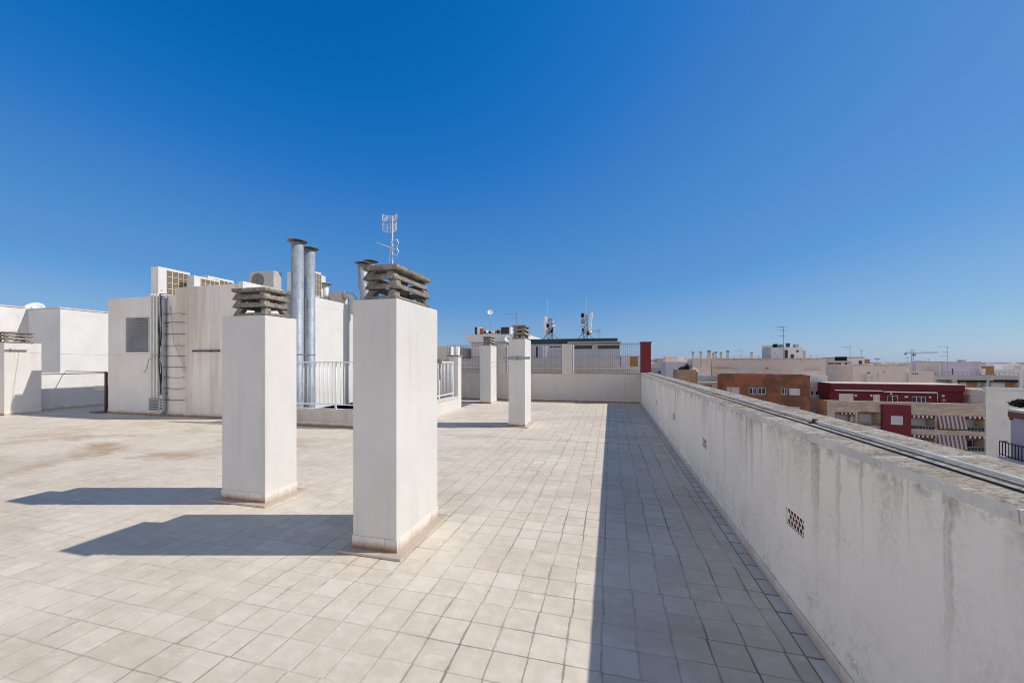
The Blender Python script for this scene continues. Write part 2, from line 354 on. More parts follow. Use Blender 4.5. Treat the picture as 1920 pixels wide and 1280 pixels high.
# ------------------------------------------------------------------ mesh builder
class MB:
    def __init__(s): s.v = []; s.f = []; s.mi = []; s.sm = []
    def add(s, vs, fs, mi=0, smooth=False):
        o = len(s.v); s.v += [tuple(v) for v in vs]
        for f in fs: s.f.append(tuple(i + o for i in f)); s.mi.append(mi); s.sm.append(smooth)
        return s
    def quad(s, a, b, c, d, mi=0): return s.add([a, b, c, d], [(0, 1, 2, 3)], mi)
    def box(s, x0, x1, y0, y1, z0, z1, mi=0):
        return s.frus((x0, x1, y0, y1), z0, (x0, x1, y0, y1), z1, mi)
    def frus(s, a, z0, b, z1, mi=0):
        vs = [(a[0], a[2], z0), (a[1], a[2], z0), (a[1], a[3], z0), (a[0], a[3], z0),
              (b[0], b[2], z1), (b[1], b[2], z1), (b[1], b[3], z1), (b[0], b[3], z1)]
        return s.add(vs, [(3, 2, 1, 0), (4, 5, 6, 7), (0, 1, 5, 4), (1, 2, 6, 5), (2, 3, 7, 6), (3, 0, 4, 7)], mi)
    def prism(s, prof, x0, x1, mi=0):                 # profile of (y,z) extruded along x
        n = len(prof); vs = [(x0, y, z) for y, z in prof] + [(x1, y, z) for y, z in prof]
        fs = [tuple(range(n - 1, -1, -1)), tuple(range(n, 2 * n))] + [(i, (i + 1) % n, n + (i + 1) % n, n + i) for i in range(n)]
        return s.add(vs, fs, mi)
    def tube(s, path, r, n=8, mi=0, caps=True):
        P = [Vector(p) for p in path]; rs = r if isinstance(r, (list, tuple)) else [r] * len(P)
        vs = []; prev = None
        for i, p in enumerate(P):
            d = (P[min(i + 1, len(P) - 1)] - P[max(i - 1, 0)])
            if d.length < 1e-9: d = Vector((0, 0, 1))
            d.normalize()
            ref = prev if prev is not None else (Vector((0, 0, 1)) if abs(d.z) < .9 else Vector((1, 0, 0)))
            a = ref - d * ref.dot(d)
            if a.length < 1e-5: a = d.orthogonal()
            a.normalize(); prev = a; b = d.cross(a)
            for k in range(n):
                t = 2 * math.pi * (k + .5) / n
                vs.append(p + (a * math.cos(t) + b * math.sin(t)) * rs[i])
        fs = []
        for i in range(len(P) - 1):
            for k in range(n):
                fs.append((i * n + k, i * n + (k + 1) % n, (i + 1) * n + (k + 1) % n, (i + 1) * n + k))
        s.add(vs, fs, mi, n > 5)
        if caps:
            o = len(s.v) - len(vs)
            s.f.append(tuple(o + k for k in range(n - 1, -1, -1))); s.mi.append(mi); s.sm.append(False)
            s.f.append(tuple(o + (len(P) - 1) * n + k for k in range(n))); s.mi.append(mi); s.sm.append(False)
        return s
    def lathe(s, prof, cx=0, cy=0, n=20, mi=0):        # profile of (r,z)
        vs = [(cx + r * math.cos(2 * math.pi * k / n), cy + r * math.sin(2 * math.pi * k / n), z) for r, z in prof for k in range(n)]
        fs = [(i * n + k, i * n + (k + 1) % n, (i + 1) * n + (k + 1) % n, (i + 1) * n + k) for i in range(len(prof) - 1) for k in range(n)]
        return s.add(vs, fs, mi, True)
    def holed(s, w0, w1, z0, z1, holes, y=0.0, reveal=.12, mi=0, rmi=None):
        """wall in the x-z plane facing -y, with rectangular openings and their reveals"""
        xs = sorted({w0, w1} | {min(max(h[i], w0), w1) for h in holes for i in (0, 1)})
        zs = sorted({z0, z1} | {min(max(h[i], z0), z1) for h in holes for i in (2, 3)})
        for i in range(len(xs) - 1):
            for j in range(len(zs) - 1):
                mx, mz = (xs[i] + xs[i + 1]) / 2, (zs[j] + zs[j + 1]) / 2
                if any(h[0] < mx < h[1] and h[2] < mz < h[3] for h in holes): continue
                s.quad((xs[i], y, zs[j]), (xs[i + 1], y, zs[j]), (xs[i + 1], y, zs[j + 1]), (xs[i], y, zs[j + 1]), mi)
        rm = mi if rmi is None else rmi
        for h in holes:
            d = h[4] if len(h) > 4 else reveal
            a, b, c, e = h[:4]; q = y + d
            s.quad((a, y, c), (b, y, c), (b, q, c), (a, q, c), rm); s.quad((a, q, e), (b, q, e), (b, y, e), (a, y, e), rm)
            s.quad((a, y, e), (a, y, c), (a, q, c), (a, q, e), rm); s.quad((b, y, c), (b, y, e), (b, q, e), (b, q, c), rm)
            s.quad((a, q, c), (b, q, c), (b, q, e), (a, q, e), rm)
        return s
    def mesh(s, name, mats):
        me = bpy.data.meshes.new(name); me.from_pydata(s.v, [], s.f)
        for m in (mats if isinstance(mats, (list, tuple)) else [mats]): me.materials.append(m)
        me.polygons.foreach_set('material_index', s.mi); me.polygons.foreach_set('use_smooth', s.sm)
        me.update()
        bm = bmesh.new(); bm.from_mesh(me); bmesh.ops.recalc_face_normals(bm, faces=bm.faces); bm.to_mesh(me); bm.free()
        return me

def link(o, parent=None):
    COL.objects.link(o)
    if parent: o.parent = parent
    return o
def tag(o, label=None, cat=None, group=None, kind=None):
    if label: o['label'] = label
    if cat: o['category'] = cat
    if group: o['group'] = group
    if kind: o['kind'] = kind
    return o
def thing(name, label, cat, loc=(0, 0, 0), rz=0, group=None):
    o = bpy.data.objects.new(name, None); o.empty_display_size = .2
    o.location = loc; o.rotation_euler = (0, 0, rz); link(o)
    return tag(o, label, cat, group)
def part(name, mb, mat, parent=None, loc=(0, 0, 0), bevel=0, label=None):
    o = bpy.data.objects.new(name, mb.mesh(name, mat)); o.location = loc; link(o, parent)
    if bevel:
        m = o.modifiers.new('soft_edge', 'BEVEL'); m.width = bevel; m.segments = 2; m.limit_method = 'ANGLE'; m.angle_limit = R(40)
    if label: o['label'] = label
    return o
def dup(root, loc, rz=None, label=None, group=None):
    r = root.copy(); COL.objects.link(r); r.location = loc
    if rz is not None: r.rotation_euler = (0, 0, rz)
    if label: r['label'] = label
    if group: r['group'] = group
    for ch in list(root.children):
        c = ch.copy(); COL.objects.link(c); c.parent = r
        for g in list(ch.children):
            d = g.copy(); COL.objects.link(d); d.parent = c
    return r

# ================================================================== THE ROOF TERRACE
XL, XR, YB, YF = -18.6, 1.153, 16.0, -4.0            # left / right parapet faces, back wall, behind the viewer
WX0, WX1, WY0, WY1 = -10.14, -5.25, 8.42, 14.2       # light well
STREET = -18.0
g = MB()
XG = 1.045
def top(x0, x1, y0, y1, mi=0): g.quad((x0, y0, 0), (x1, y0, 0), (x1, y1, 0), (x0, y1, 0), mi)
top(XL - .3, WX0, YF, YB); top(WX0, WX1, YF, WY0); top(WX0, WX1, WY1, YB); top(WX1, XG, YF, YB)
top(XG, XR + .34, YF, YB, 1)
for a, b in (((WX0, WY0), (WX1, WY0)), ((WX1, WY0), (WX1, WY1)), ((WX1, WY1), (WX0, WY1)), ((WX0, WY1), (WX0, WY0))):
    g.quad((*a, 0), (*b, 0), (*b, -9), (*a, -9), 2)
g.quad((WX0, WY0, -9), (WX1, WY0, -9), (WX1, WY1, -9), (WX0, WY1, -9), 2)
a0, a1, b0, b1 = XL - .3, XR + .34, YF, YB
for p, q in (((a0, b0), (a1, b0)), ((a1, b0), (a1, b1)), ((a1, b1), (a0, b1)), ((a0, b1), (a0, b0))):
    g.quad((*p, 0), (*q, 0), (*q, STREET), (*p, STREET), 2)
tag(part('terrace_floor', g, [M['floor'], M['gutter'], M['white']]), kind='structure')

# ---- right parapet
pw = thing('parapet_wall', 'long stained white parapet wall with round-holed vents along the right side of the roof', 'wall', (XR, 0, 0))
vents = [(2.86, .60), (5.33, .605), (7.75, .605), (10.5, .605)]
VW, VH = .25, .11
g = MB()
holes = [(y - VW / 2, y + VW / 2, z - VH / 2, z + VH / 2, .16) for y, z in vents]
t = MB(); t.holed(YF, YB, 0, 1.165, holes)
for vs in t.v: g.v.append((vs[1], vs[0], vs[2]))      # swing the wall round: its face looks towards -X
g.f = list(t.f); g.mi = list(t.mi); g.sm = list(t.sm)
g.quad((.34, YF, STREET + 15), (.34, YB, STREET + 15), (.34, YB, 1.165), (.34, YF, 1.165))
g.quad((0, YF, 0), (.34, YF, 0), (.34, YF, 1.165), (0, YF, 1.165)); g.quad((0, YB, 0), (.34, YB, 0), (.34, YB, 1.165), (0, YB, 1.165))
part('wall_body', g, M['parapet'], pw)
# coping: slightly proud of the face, rising outwards, its long edges worn uneven
g = MB(); ny = 200; rnd = random.Random(3)
prof = lambda j: [(-.014, 1.166), (-.016 + rnd.uniform(-.002, .002), 1.208 + rnd.uniform(-.002, .002)), (.10, 1.2175), (.25, 1.23), (.368 + rnd.uniform(-.004, .004), 1.240), (.366, 1.166)]
vs = []
for j in range(ny + 1):
    y = YF + (YB - YF) * j / ny
    vs += [(x, y, z) for x, z in prof(j)]
fs = []; mi = []
for j in range(ny):
    for k in range(6):
        fs.append((j * 6 + k, j * 6 + (k + 1) % 6, (j + 1) * 6 + (k + 1) % 6, (j + 1) * 6 + k)); mi.append(1 if k in (0, 5, 4) else 0)
fs += [(0, 1, 2, 3, 4, 5), tuple(ny * 6 + k for k in (5, 4, 3, 2, 1, 0))]; mi += [1, 1]
g.v = vs; g.f = fs; g.mi = mi; g.sm = [False] * len(fs)
part('coping', g, [M['coping'], M['copedge']], pw)
g = MB(); g.box(-.012, 0, YF, YB - .02, 0.001, .078)
part('skirting', g, M['skirt_y'], pw, bevel=.003)
# holed vent bricks
def vent_block():
    g = MB(); nx, nz = 6, 3; cw, ch = VW / nx, VH / nz; N = 16
    for j in range(nz):
        off = cw * .5 if j == 1 else 0
        cells = [(i * cw + off, (i + 1) * cw + off) for i in range(nx if j != 1 else nx - 1)]
        z0 = -VH / 2 + j * ch; z1 = z0 + ch
        if j == 1:
            for a, b in ((0, off), (VW - off, VW)):
                g.quad((0, a - VW / 2, z0), (0, b - VW / 2, z0), (0, b - VW / 2, z1), (0, a - VW / 2, z1))
        for a, b in cells:
            a -= VW / 2; b -= VW / 2; cy, cz = (a + b) / 2, (z0 + z1) / 2; r = min(b - a, z1 - z0) * .44
            sq = []; ci = []
            for k in range(N):
                th = 2 * math.pi * (k + .5) / N; c, s_ = math.cos(th), math.sin(th); m = max(abs(c), abs(s_))
                sq.append((0, cy + c / m * (b - a) / 2, cz + s_ / m * (z1 - z0) / 2)); ci.append((0, cy + r * c, cz + r * s_))
            bk = [(.13, y, z) for _, y, z in ci]
            g.add(sq + ci, [(k, (k + 1) % N, N + (k + 1) % N, N + k) for k in range(N)])
            for k in range(4):      # square corners
                th = 2 * math.pi * k / 4 + math.pi / 4
                kk = int(round((th / (2 * math.pi)) * N - .5)) % N
                g.add([sq[kk], sq[(kk + 1) % N], (0, a if math.cos(th) < 0 else b, z0 if math.sin(th) < 0 else z1)], [(0, 1, 2)])
            g.add(ci + bk, [(k, (k + 1) % N, N + (k + 1) % N, N + k) for k in range(N)], 1)
            g.add(bk, [tuple(range(N))], 2)
    return g
vm = None
for y, z in vents:
    if vm is None:
        vm = part('vent_block', vent_block(), [M['parapet'], M['terracotta'], M['dark']], pw, (.012, y, z))
    else:
        o = vm.copy(); COL.objects.link(o); o.parent = pw; o.location = (.012, y, z)

# ---- conduit and cable lying on the coping
def cop_z(x): return 1.208 + (x - XR) * .0855
cx_ = 1.33
pts = [(cx_ + rnd.uniform(-.004, .004), y, cop_z(cx_) + .012) for y in [YF + 1 + .5 * k for k in range(38)]]
cd = thing('conduit_pipe', 'long pale plastic conduit pipe laid along the top of the right parapet', 'pipe', (0, 0, 0))
g = MB(); g.tube(pts, .008, 10); part('pipe', g, M['conduit'], cd)
for y in (1.55, 3.0, 4.6, 6.4, 8.6, 11.0, 13.5):
    g = MB(); g.box(cx_ - .014, cx_ + .014, y - .012, y + .012, cop_z(cx_) - .004, cop_z(cx_) + .026)
    g.box(cx_ - .032, cx_ + .032, y - .01, y + .01, cop_z(cx_) - .006, cop_z(cx_) + .006)
    part('clamp', g, M['acgrey'] if y != 3.0 else M['black'], cd)
pts = [(1.252 + .012 * math.sin(y * .9) + rnd.uniform(-.003, .003), y, cop_z(1.252) + .005) for y in [YF + 1 + .4 * k for k in range(47)]]
g = MB(); g.tube(pts, .0035, 8)
tag(part('cable', g, M['black']), 'thin black cable running beside the conduit on the right parapet', 'cable')

# ---- chimney stacks with louvred concrete caps
def stack(name, label, X0, X1, Y0, Y1, zt, zcap, slab=True, scaps=True):
    th = thing(name, label, 'chimney', (X1, Y0, 0), 0, 'white chimney stacks on the roof')
    w, d = X1 - X0, Y1 - Y0
    g = MB(); g.box(-w, 0, 0, d, 0, zt); part('body', g, M['stack'], th, bevel=.008)
    g = MB(); p = .005
    g.box(-w - p, p, -p, 0.0, .022 if slab else .001, .128); g.box(-w - p, p, d, d + p, .001, .128)
    g.box(0, p, 0, d, .022 if slab else .001, .127, 1); g.box(-w - p, -w, 0, d, .001, .127, 1)
    part('skirting', g, [M['skirt_x'], M['skirt_y']], th)
    if slab:
        q = .085
        g = MB(); g.box(-w - q, q, -q, d + q, .001, .022); part('base_slab', g, M['baseslab'], th, bevel=.003)
    cw, cd_ = w * .75, d * .78
    hs = zcap - zt; p = (hs - .052) / 3
    # roof slab, hipped
    ov = .008
    g = MB(); zb = zt + 3 * p
    r0 = (-cw - ov, ov, -ov, cd_ + ov)
    g.frus((r0[0] + .01, r0[1] - .01, r0[2] + .01, r0[3] - .01), zb, r0, zb + .012)
    g.frus(r0, zb + .012, r0, zb + .042)
    g.frus(r0, zb + .042, (-cw * .62, -cw * .38, cw * .5, cd_ - cw * .5), zb + .064)
    cap = part('vent_cap', g, M['cap'], th, bevel=.004)
    for k in range(3):
        g = MB(); z0 = zt + k * p + (0.0 if k == 0 else .004); z1 = zt + (k + 1) * p + .004; ins = .05; cs = .075
        lip = .014
        for sx in (0, 1):
            for sy in (0, 1):
                xa = (-cs, 0) if sx else (-cw, -cw + cs); ya = (cd_ - cs, cd_) if sy else (0, cs)
                xb = (xa[0] - (ins * .7 if sx else -ins * .7) , xa[1] - (ins * .7 if sx else -ins * .7))
                yb = (ya[0] - (ins * .7 if sy else -ins * .7), ya[1] - (ins * .7 if sy else -ins * .7))
                g.frus((*xa, *ya), z0 + lip, (*xb, *yb), z1); g.frus((*xa, *ya), z0, (*xa, *ya), z0 + lip)
        # slanted slats between the corner blocks
        zt_ = z0 + p * (.62 if k else .36); t_ = .02; i2 = ins * .75 * (zt_ - z0) / p
        for x in (-1, 1):
            if x > 0: A_ = [(0, z0), (0, z0 + lip), (-i2, zt_), (-i2 - t_, zt_), (-t_ - .004, z0)]
            else: A_ = [(-cw, z0), (-cw, z0 + lip), (-cw + i2, zt_), (-cw + i2 + t_, zt_), (-cw + t_ + .004, z0)]
            m = MB(); m.prism(A_, cs * .6, cd_ - cs * .6)
            for v in m.v: g.v.append((v[1], v[0], v[2]))
            o = len(g.v) - len(m.v); g.f += [tuple(i + o for i in f) for f in m.f]; g.mi += m.mi; g.sm += m.sm
        for y in (-1, 1):
            if y < 0: B_ = [(0, z0), (0, z0 + lip), (i2, zt_), (i2 + t_, zt_), (t_ + .004, z0)]
            else: B_ = [(cd_, z0), (cd_, z0 + lip), (cd_ - i2, zt_), (cd_ - i2 - t_, zt_), (cd_ - t_ - .004, z0)]
            g.prism(B_, -cw + cs * .6, -cs * .6)
        lo_ = part('louvre', g, M['cap'], cap, bevel=.009); jr = random.Random(int(X0 * 100) + k); lo_.location = (jr.uniform(-.004, .004), jr.uniform(-.004, .004), 0); lo_.rotation_euler = (0, jr.uniform(-.006, .006), jr.uniform(-.008, .008))
    return th
def stack_px(name, label, corner, uL, uR, vtop, vcap, **k):
    X1, Y0 = gnd(*corner); X0 = XatY(uL, Y0); Y1 = YatX(uR, X1)
    return stack(name, label, X0, X1, Y0, Y1, zat(vtop, X1, Y0), zat(vcap, X1, Y0), **k), (X0, X1, Y0, Y1, zat(vtop, X1, Y0))
s1, S1 = stack_px('chimney_stack', 'largest white rendered chimney stack with louvred concrete cap, standing in the middle of the tiles', (743.5, 1041), 661.5, 820.5, 558.5, 492)
s2, S2 = stack_px('chimney_stack', 'white chimney stack left of the largest one, in front of the stained roof house', (497, 946), 416, 556.5, 590, 536)
s3, S3 = stack_px('chimney_stack', 'slim white chimney stack with a grey metal bar across its upper half', (984.4, 801.5), 953.4, 995.4, 635, 608.5, slab=True)
s4, S4 = stack_px('chimney_stack', 'smallest white chimney stack, standing before the mesh fence of the back wall', (920.2, 756.5), 900, 931, 647.7, 630, slab=False)
s5, S5 = stack_px('chimney_stack', 'white chimney stack against the far left parapet, lower half in shadow', (8, 779), -16, 78, 642, 621, slab=False)
print('stacks', S1, S2, S3, S4, S5)

# ---- roof house (stair and lift house)
HX0, HX1, HY0, HY1 = XatY(203, 8.7), -10.14, 8.7, 13.85
HZ = 3.66
hs = thing('roof_house', 'flat-roofed rendered roof house with rust-streaked front and louvre grille', 'roof house', (HX1, HY0, 0))
hw = HX1 - HX0; hd = HY1 - HY0
XS = XatY(329, HY0) - HX1                              # where the raised front parapet starts
def hx(u): return XatY(u, HY0) - HX1
def hz(u, v): return zat(v, XatY(u, HY0), HY0)
g = MB()
gr = (hx(236), hx(281), hz(258, 661), hz(258, 594), .06)
g.holed(-hw, hx(285), 0, HZ, [gr], mi=1, rmi=3)
g.holed(hx(285), 0, 0, HZ, [])
g.quad((0, 0, 0), (0, hd, 0), (0, hd, HZ), (0, 0, HZ), 2)
g.quad((0, .0, -9), (0, hd, -9), (0, hd, 0), (0, .0, 0), 2)
g.quad((-hw, 0, 0), (-hw, hd, 0), (-hw, hd, HZ), (-hw, 0, HZ), 1); g.quad((-hw, hd, 0), (0, hd, 0), (0, hd, HZ), (-hw, hd, HZ), 2)
g.quad((-hw, 0, HZ), (0, 0, HZ), (0, hd, HZ), (-hw, hd, HZ), 1)
part('wall', g, [M['house'], M['housel'], M['white'], M['dark']], hs)
g = MB(); g.box(XS, -.16, -.012, .15, HZ - .03, 3.88); part('front_parapet', g, M['house'], hs, bevel=.01)
g = MB(); g.box(-.16, .004, -.012, hd, HZ - .03, 3.94); part('side_parapet', g, M['white'], hs, bevel=.01)
g = MB(); zz = gr[2]
k = 0
n_sl = 18; ph = (gr[3] - gr[2]) / n_sl
for i in range(n_sl):
    z = gr[2] + i * ph
    g.prism([(-.014, z + .004), (-.014, z + .012), (.03, z + ph * .80), (.03, z + ph * .80 - .01)], gr[0] + .02, gr[1] - .02)
for a, b, c, d in ((gr[0], gr[0] + .025, gr[2], gr[3]), (gr[1] - .025, gr[1], gr[2], gr[3])): g.box(a, b, -.018, .055, c, d)
g.box(gr[0] + .025, gr[1] - .025, -.018, .055, gr[3] - .02, gr[3]); g.box(gr[0] + .025, gr[1] - .025, -.018, .055, gr[2], gr[2] + .02)
part('louvre_grille', g, M['slat'], hs)
def grille(u0, u1, v0, v1, n, mat, name):
    a, b, z0, z1 = hx(u0), hx(u1), hz(u0, v1), hz(u0, v0); g = MB(); p = (z1 - z0) / n
    g.box(a, b, -.004, .0, z0, z1, 1)
    for i in range(n): g.prism([(-.03, z0 + i * p), (-.03, z0 + i * p + .014), (-.006, z0 + (i + .55) * p), (-.006, z0 + (i + .55) * p - .014)], a + .01, b - .01)
    g.box(a, a + .02, -.034, -.004, z0, z1); g.box(b - .02, b, -.034, -.004, z0, z1); g.box(a + .02, b - .02, -.034, -.004, z1 - .015, z1)
    return part(name, g, [mat, M['dark']], hs)
grille(281, 299, 746, 769, 6, M['acgrey'], 'small_grille')
# terracotta vent brick beside the small grille
a, b, z0, z1 = hx(301), hx(306.5), hz(303, 768), hz(303, 748)
g = MB(); g.holed(a, b, z0, z1, [(a + .02 + .06 * i, a + .06 + .06 * i, z0 + .02 + j * .085, z0 + .075 + j * .085, .03) for i in range(2) for j in range(4) if a + .06 + .06 * i < b], y=-.032, rmi=1)
for p, q in (((a, z0), (a, z1)), ((a, z1), (b, z1)), ((b, z1), (b, z0)), ((b, z0), (a, z0))):
    g.quad((p[0], -.032, p[1]), (q[0], -.032, q[1]), (q[0], 0, q[1]), (p[0], 0, p[1]))
part('vent_brick', g, [M['acwhite'], M['terracotta']], hs)
# white cable ducts rising from the small grille to the roof
for u in (285.5, 291, 297):
    g = MB(); x = hx(u); ztop = HZ + .03 + .02 * (u % 3)
    g.box(x - .036, x + .036, -.05, -.001, hz(u, 746) + .01, ztop); g.box(x - .036, x + .036, -.05, .05, ztop, ztop + .035)
    part('cable_duct', g, M['acwhite'], hs, bevel=.006)
x = hx(312.5)
g = MB(); zb = hz(312, 776)
g.tube([(x - .02, -.10, zb), (x, -.07, zb + .10), (x, -.065, zb + .2), (x, -.065, hz(312, 566)), (x, -.05, hz(312, 560)), (x, .03, hz(312, 556))], .052, 12)
for v in (612, 737): g.box(x - .065, x + .065, -.125, -.001, hz(312, v) - .015, hz(312, v) + .015, 1)
part('downpipe', g, [M['greypipe'], M['greymetal']], hs)
rk = random.Random(5)
for i, (u, wob, mt) in enumerate(((302.2, .06, 'black'), (303.6, .10, 'black'), (305.0, .05, 'acgrey'), (306.2, .04, 'black'))):
    g = MB(); pts = []
    zt_, zb_ = HZ + .04, hz(305, 740)
    for j in range(15):
        f_ = j / 14; pts.append((hx(u) + wob * math.sin(f_ * 9 + i * 1.7) * math.sin(f_ * math.pi), -.025 - .018 * i - .02 * math.sin(f_ * 7 + i), zt_ + (zb_ - zt_) * f_))
    g.tube([(pts[0][0], .08, zt_ + .02)] + pts, .014, 6); part('cable', g, M[mt], hs)
g = MB(); g.tube([(hx(320), -.02, hz(320, 575)), (hx(326), -.06, hz(326, 605)), (hx(330), -.07, hz(330, 640)), (hx(340), -.08, hz(340, 662)), (hx(346), -.05, hz(346, 680)), (hx(347), -.03, hz(347, 697))], .012, 6)
part('cable', g, M['acgrey'], hs)
g = MB(); g.tube([(hx(304), -.06, hz(304, 666)), (hx(295), -.12, hz(295, 667)), (hx(288), -.14, hz(288, 675)), (hx(284), -.12, hz(284, 690)), (hx(277), -.10, hz(277, 698))], .016, 6)
part('cable', g, M['acgrey'], hs)
rg = None
for v in (589, 605, 626.5, 648, 667.5, 687.5, 707, 727.5, 748.5):
    z = hz(330, v); x0, x1 = hx(316.5), hx(346)
    if rg is None:
        g = MB(); g.tube([(x0, .0, 0), (x0, -.15, 0), (x0 + .03, -.16, 0), (x1 - .03, -.16, -.004), (x1, -.15, 0), (x1, 0, 0)], .010, 6)
        rg = part('rung', g, M['rung'], hs, (0, 0, z))
    else:
        o = rg.copy(); COL.objects.link(o); o.parent = hs; o.location = (0, 0, z)
g = MB(); g.box(-hw - .012, 0, -.012, 0, .001, .13); part('skirting', g, M['skirt_x'], hs)
g = MB(); g.tube([(.08, hd - .25, -6), (.08, hd - .25, 3.7)], .05, 10); part('downpipe', g, M['greypipe'], hs)
g = MB(); z = hz(390, 657.5); g.box(hx(365), hx(413), -.06, -.001, z - .022, z + .022); g.box(hx(366), hx(368), -.09, -.06, z - .03, z + .02); g.box(hx(398), hx(400), -.09, -.06, z - .03, z + .02)
part('line_bracket', g, M['black'], hs)

# ---- air conditioners on the roof house
def ac_unit(label, X0, X1, Y0, Y1, z0, z1, coil_face, mat='acwhite', fan=False, stand=0):
    t = thing('air_conditioner', label, 'air conditioner', (X1, Y0, z0 - stand), 0, 'air conditioners on the roof house')
    w, d, h = X1 - X0, Y1 - Y0, z1 - z0; s_ = stand
    g = MB(); g.box(-w, 0, 0, d, s_ + .02, s_ + h); part('casing', g, M[mat], t, bevel=.012)
    for y in ((d * .15, d * .8) if d > w else (.1, d - .1)):
        g = MB(); g.box(-w + .02, -.02, y - .02, y + .02, 0, s_ + .02); part('foot', g, M['greymetal'], t)
    if coil_face == '+X':
        a, b, c, e = d * .24, d * .95, s_ + h * .08, s_ + h * .92
        g = MB(); g.box(.001, .005, a, b, c, e); cl = part('coil', g, M['coil'], t)
        g = MB()
        for i in range(5): y = a + (b - a) * i / 4; g.box(.005, .016, y - .0045, y + .0045, c, e)
        for i in range(5): z = c + (e - c) * i / 4; g.box(.008, .018, a, b, z - .0045, z + .0045)
        part('guard', g, M['whitemetal'], cl)
        g = MB(); g.box(.001, .004, d * .07, d * .14, s_ + h * .18, s_ + h * .21); part('badge', g, M['greymetal'], t)
    if coil_face == '-X':
        pass
    if fan:
        g = MB(); cxx, czz, r = -w * .66, s_ + h * .5, min(h * .42, w * .3)
        n = 28; ring = [(cxx + r * math.cos(2 * math.pi * k / n), -.004, czz + r * math.sin(2 * math.pi * k / n)) for k in range(n)]
        g.add(ring, [tuple(range(n))]); f_ = part('fan', g, M['dark'], t)
        g = MB()
        for k in range(12):
            x = cxx - r + 2 * r * (k + .5) / 12; hh = math.sqrt(max(0, r * r - (x - cxx) ** 2)); g.box(x - .004, x + .004, -.02, -.012, czz - hh, czz + hh)
        for rr in (r, r * .7, r * .4):
            g.tube([(cxx + rr * math.cos(2 * math.pi * k / n), -.018, czz + rr * math.sin(2 * math.pi * k / n)) for k in range(n + 1)], .006, 4, caps=False)
        part('guard', g, M['acgrey'], f_)
    return t
yA = 8.78
X1 = XatY(296.5, yA)
ac_unit('tall white air conditioner with brown coil at the left end of the roof house', XatY(283, yA), X1, yA, YatX(357, X1), HZ + .03, zat(499, X1, yA), '+X', stand=.02)
yA = 9.45; X1 = XatY(364, yA)
ac_unit('white air conditioner half hidden behind the raised front parapet of the roof house', XatY(350, yA), X1, yA, yA + .85, HZ + .02, zat(516, X1, yA), '+X', stand=.02)
yA = 10.3; X1 = XatY(390, yA)
ac_unit('low white air conditioner behind the other, only its top above the stained parapet', XatY(376, yA), X1, yA, yA + .95, HZ + .02, zat(516.5, X1, yA), '+X', stand=.02)
yA = 10.4; X1 = XatY(513, yA)
ac_unit('grey air conditioner with round fan, just above the left chimney cap', XatY(468, yA), X1, yA, YatX(529, X1), zat(541, X1, yA), zat(507, X1, yA), '', 'acgrey', True, stand=zat(541, X1, yA) - HZ)
yA = 12.2; X1 = XatY(589, yA)
ac_unit('tall white air conditioner behind the two steel flues', XatY(538, yA), X1 - .1, yA, yA + .5, zat(556, X1, yA) , zat(506, X1, yA), '+X', stand=zat(556, X1, yA) - HZ)
yA = 12.9; X1 = XatY(600, yA)
ac_unit('small white air conditioner to the right of the two steel flues', XatY(588, yA), X1, yA, yA + .32, HZ + .05, zat(515, X1, yA), '', 'acwhite', stand=.05)

# ---- flues
def flue(label, X, Y, r, zb, zt, bend=None, group='steel flues'):
    t = thing('flue_pipe', label, 'flue', (X, Y, zb), 0, group)
    h = zt - zb
    g = MB()
    if bend is None: g.tube([(0, 0, 0), (0, 0, h - .12)], r, 20)
    else:
        bz = bend; g.tube([(.10, 0, 0), (.10, 0, h - bz - .25), (.07, 0, h - bz - .12), (.02, 0, h - bz), (0, 0, h - bz + .12), (0, 0, h - .12)], r, 18)
    for z in (h * .35, h * .68): g.lathe([(r * 1.001, z - .03), (r * 1.06, z - .025), (r * 1.06, z + .025), (r * 1.001, z + .03)], 0 if bend is None else .10 * (z < h - bend - .2), 0, 20)
    part('pipe', g, M['galv'], t)
    g = MB(); g.lathe([(0, h - .001), (r * .6, h - .012), (r * 1.62, h - .055), (r * 1.64, h - .068), (r * .6, h - .055), (0, h - .05)], 0, 0, 24)
    for k in range(4):
        a = k * math.pi / 2 + .4; g.tube([(r * .93 * math.cos(a), r * .93 * math.sin(a), h - .2), (r * .93 * math.cos(a), r * .93 * math.sin(a), h - .04)], .008, 4)
    part('cowl', g, M['cowl'], t)
    return t
Y = 10.35; X = XatY(557.5, Y); flue('tall galvanised flue with rusty mushroom cowl, left one of the pair beside the roof house', X, Y, 10.5 / F * depth(X, Y), -6, zat(449, X, Y))
Y = 11.1; X = XatY(580.5, Y); flue('slightly shorter galvanised flue, right one of the pair beside the roof house', X, Y, 9.6 / F * depth(X, Y), -6, zat(463, X, Y))
Y = 13.3; X = XatY(680, Y); flue('bent galvanised flue with dark cowl, left of the two rising behind the largest chimney', X, Y, 8.5 / F * depth(X, Y), -6, zat(490.5, X, Y), bend=1.0)
Y = 13.9; X = XatY(695, Y); flue('galvanised flue with pale cowl, right of the two rising behind the largest chimney', X, Y, 8.5 / F * depth(X, Y), -6, zat(487.5, X, Y), bend=.9)
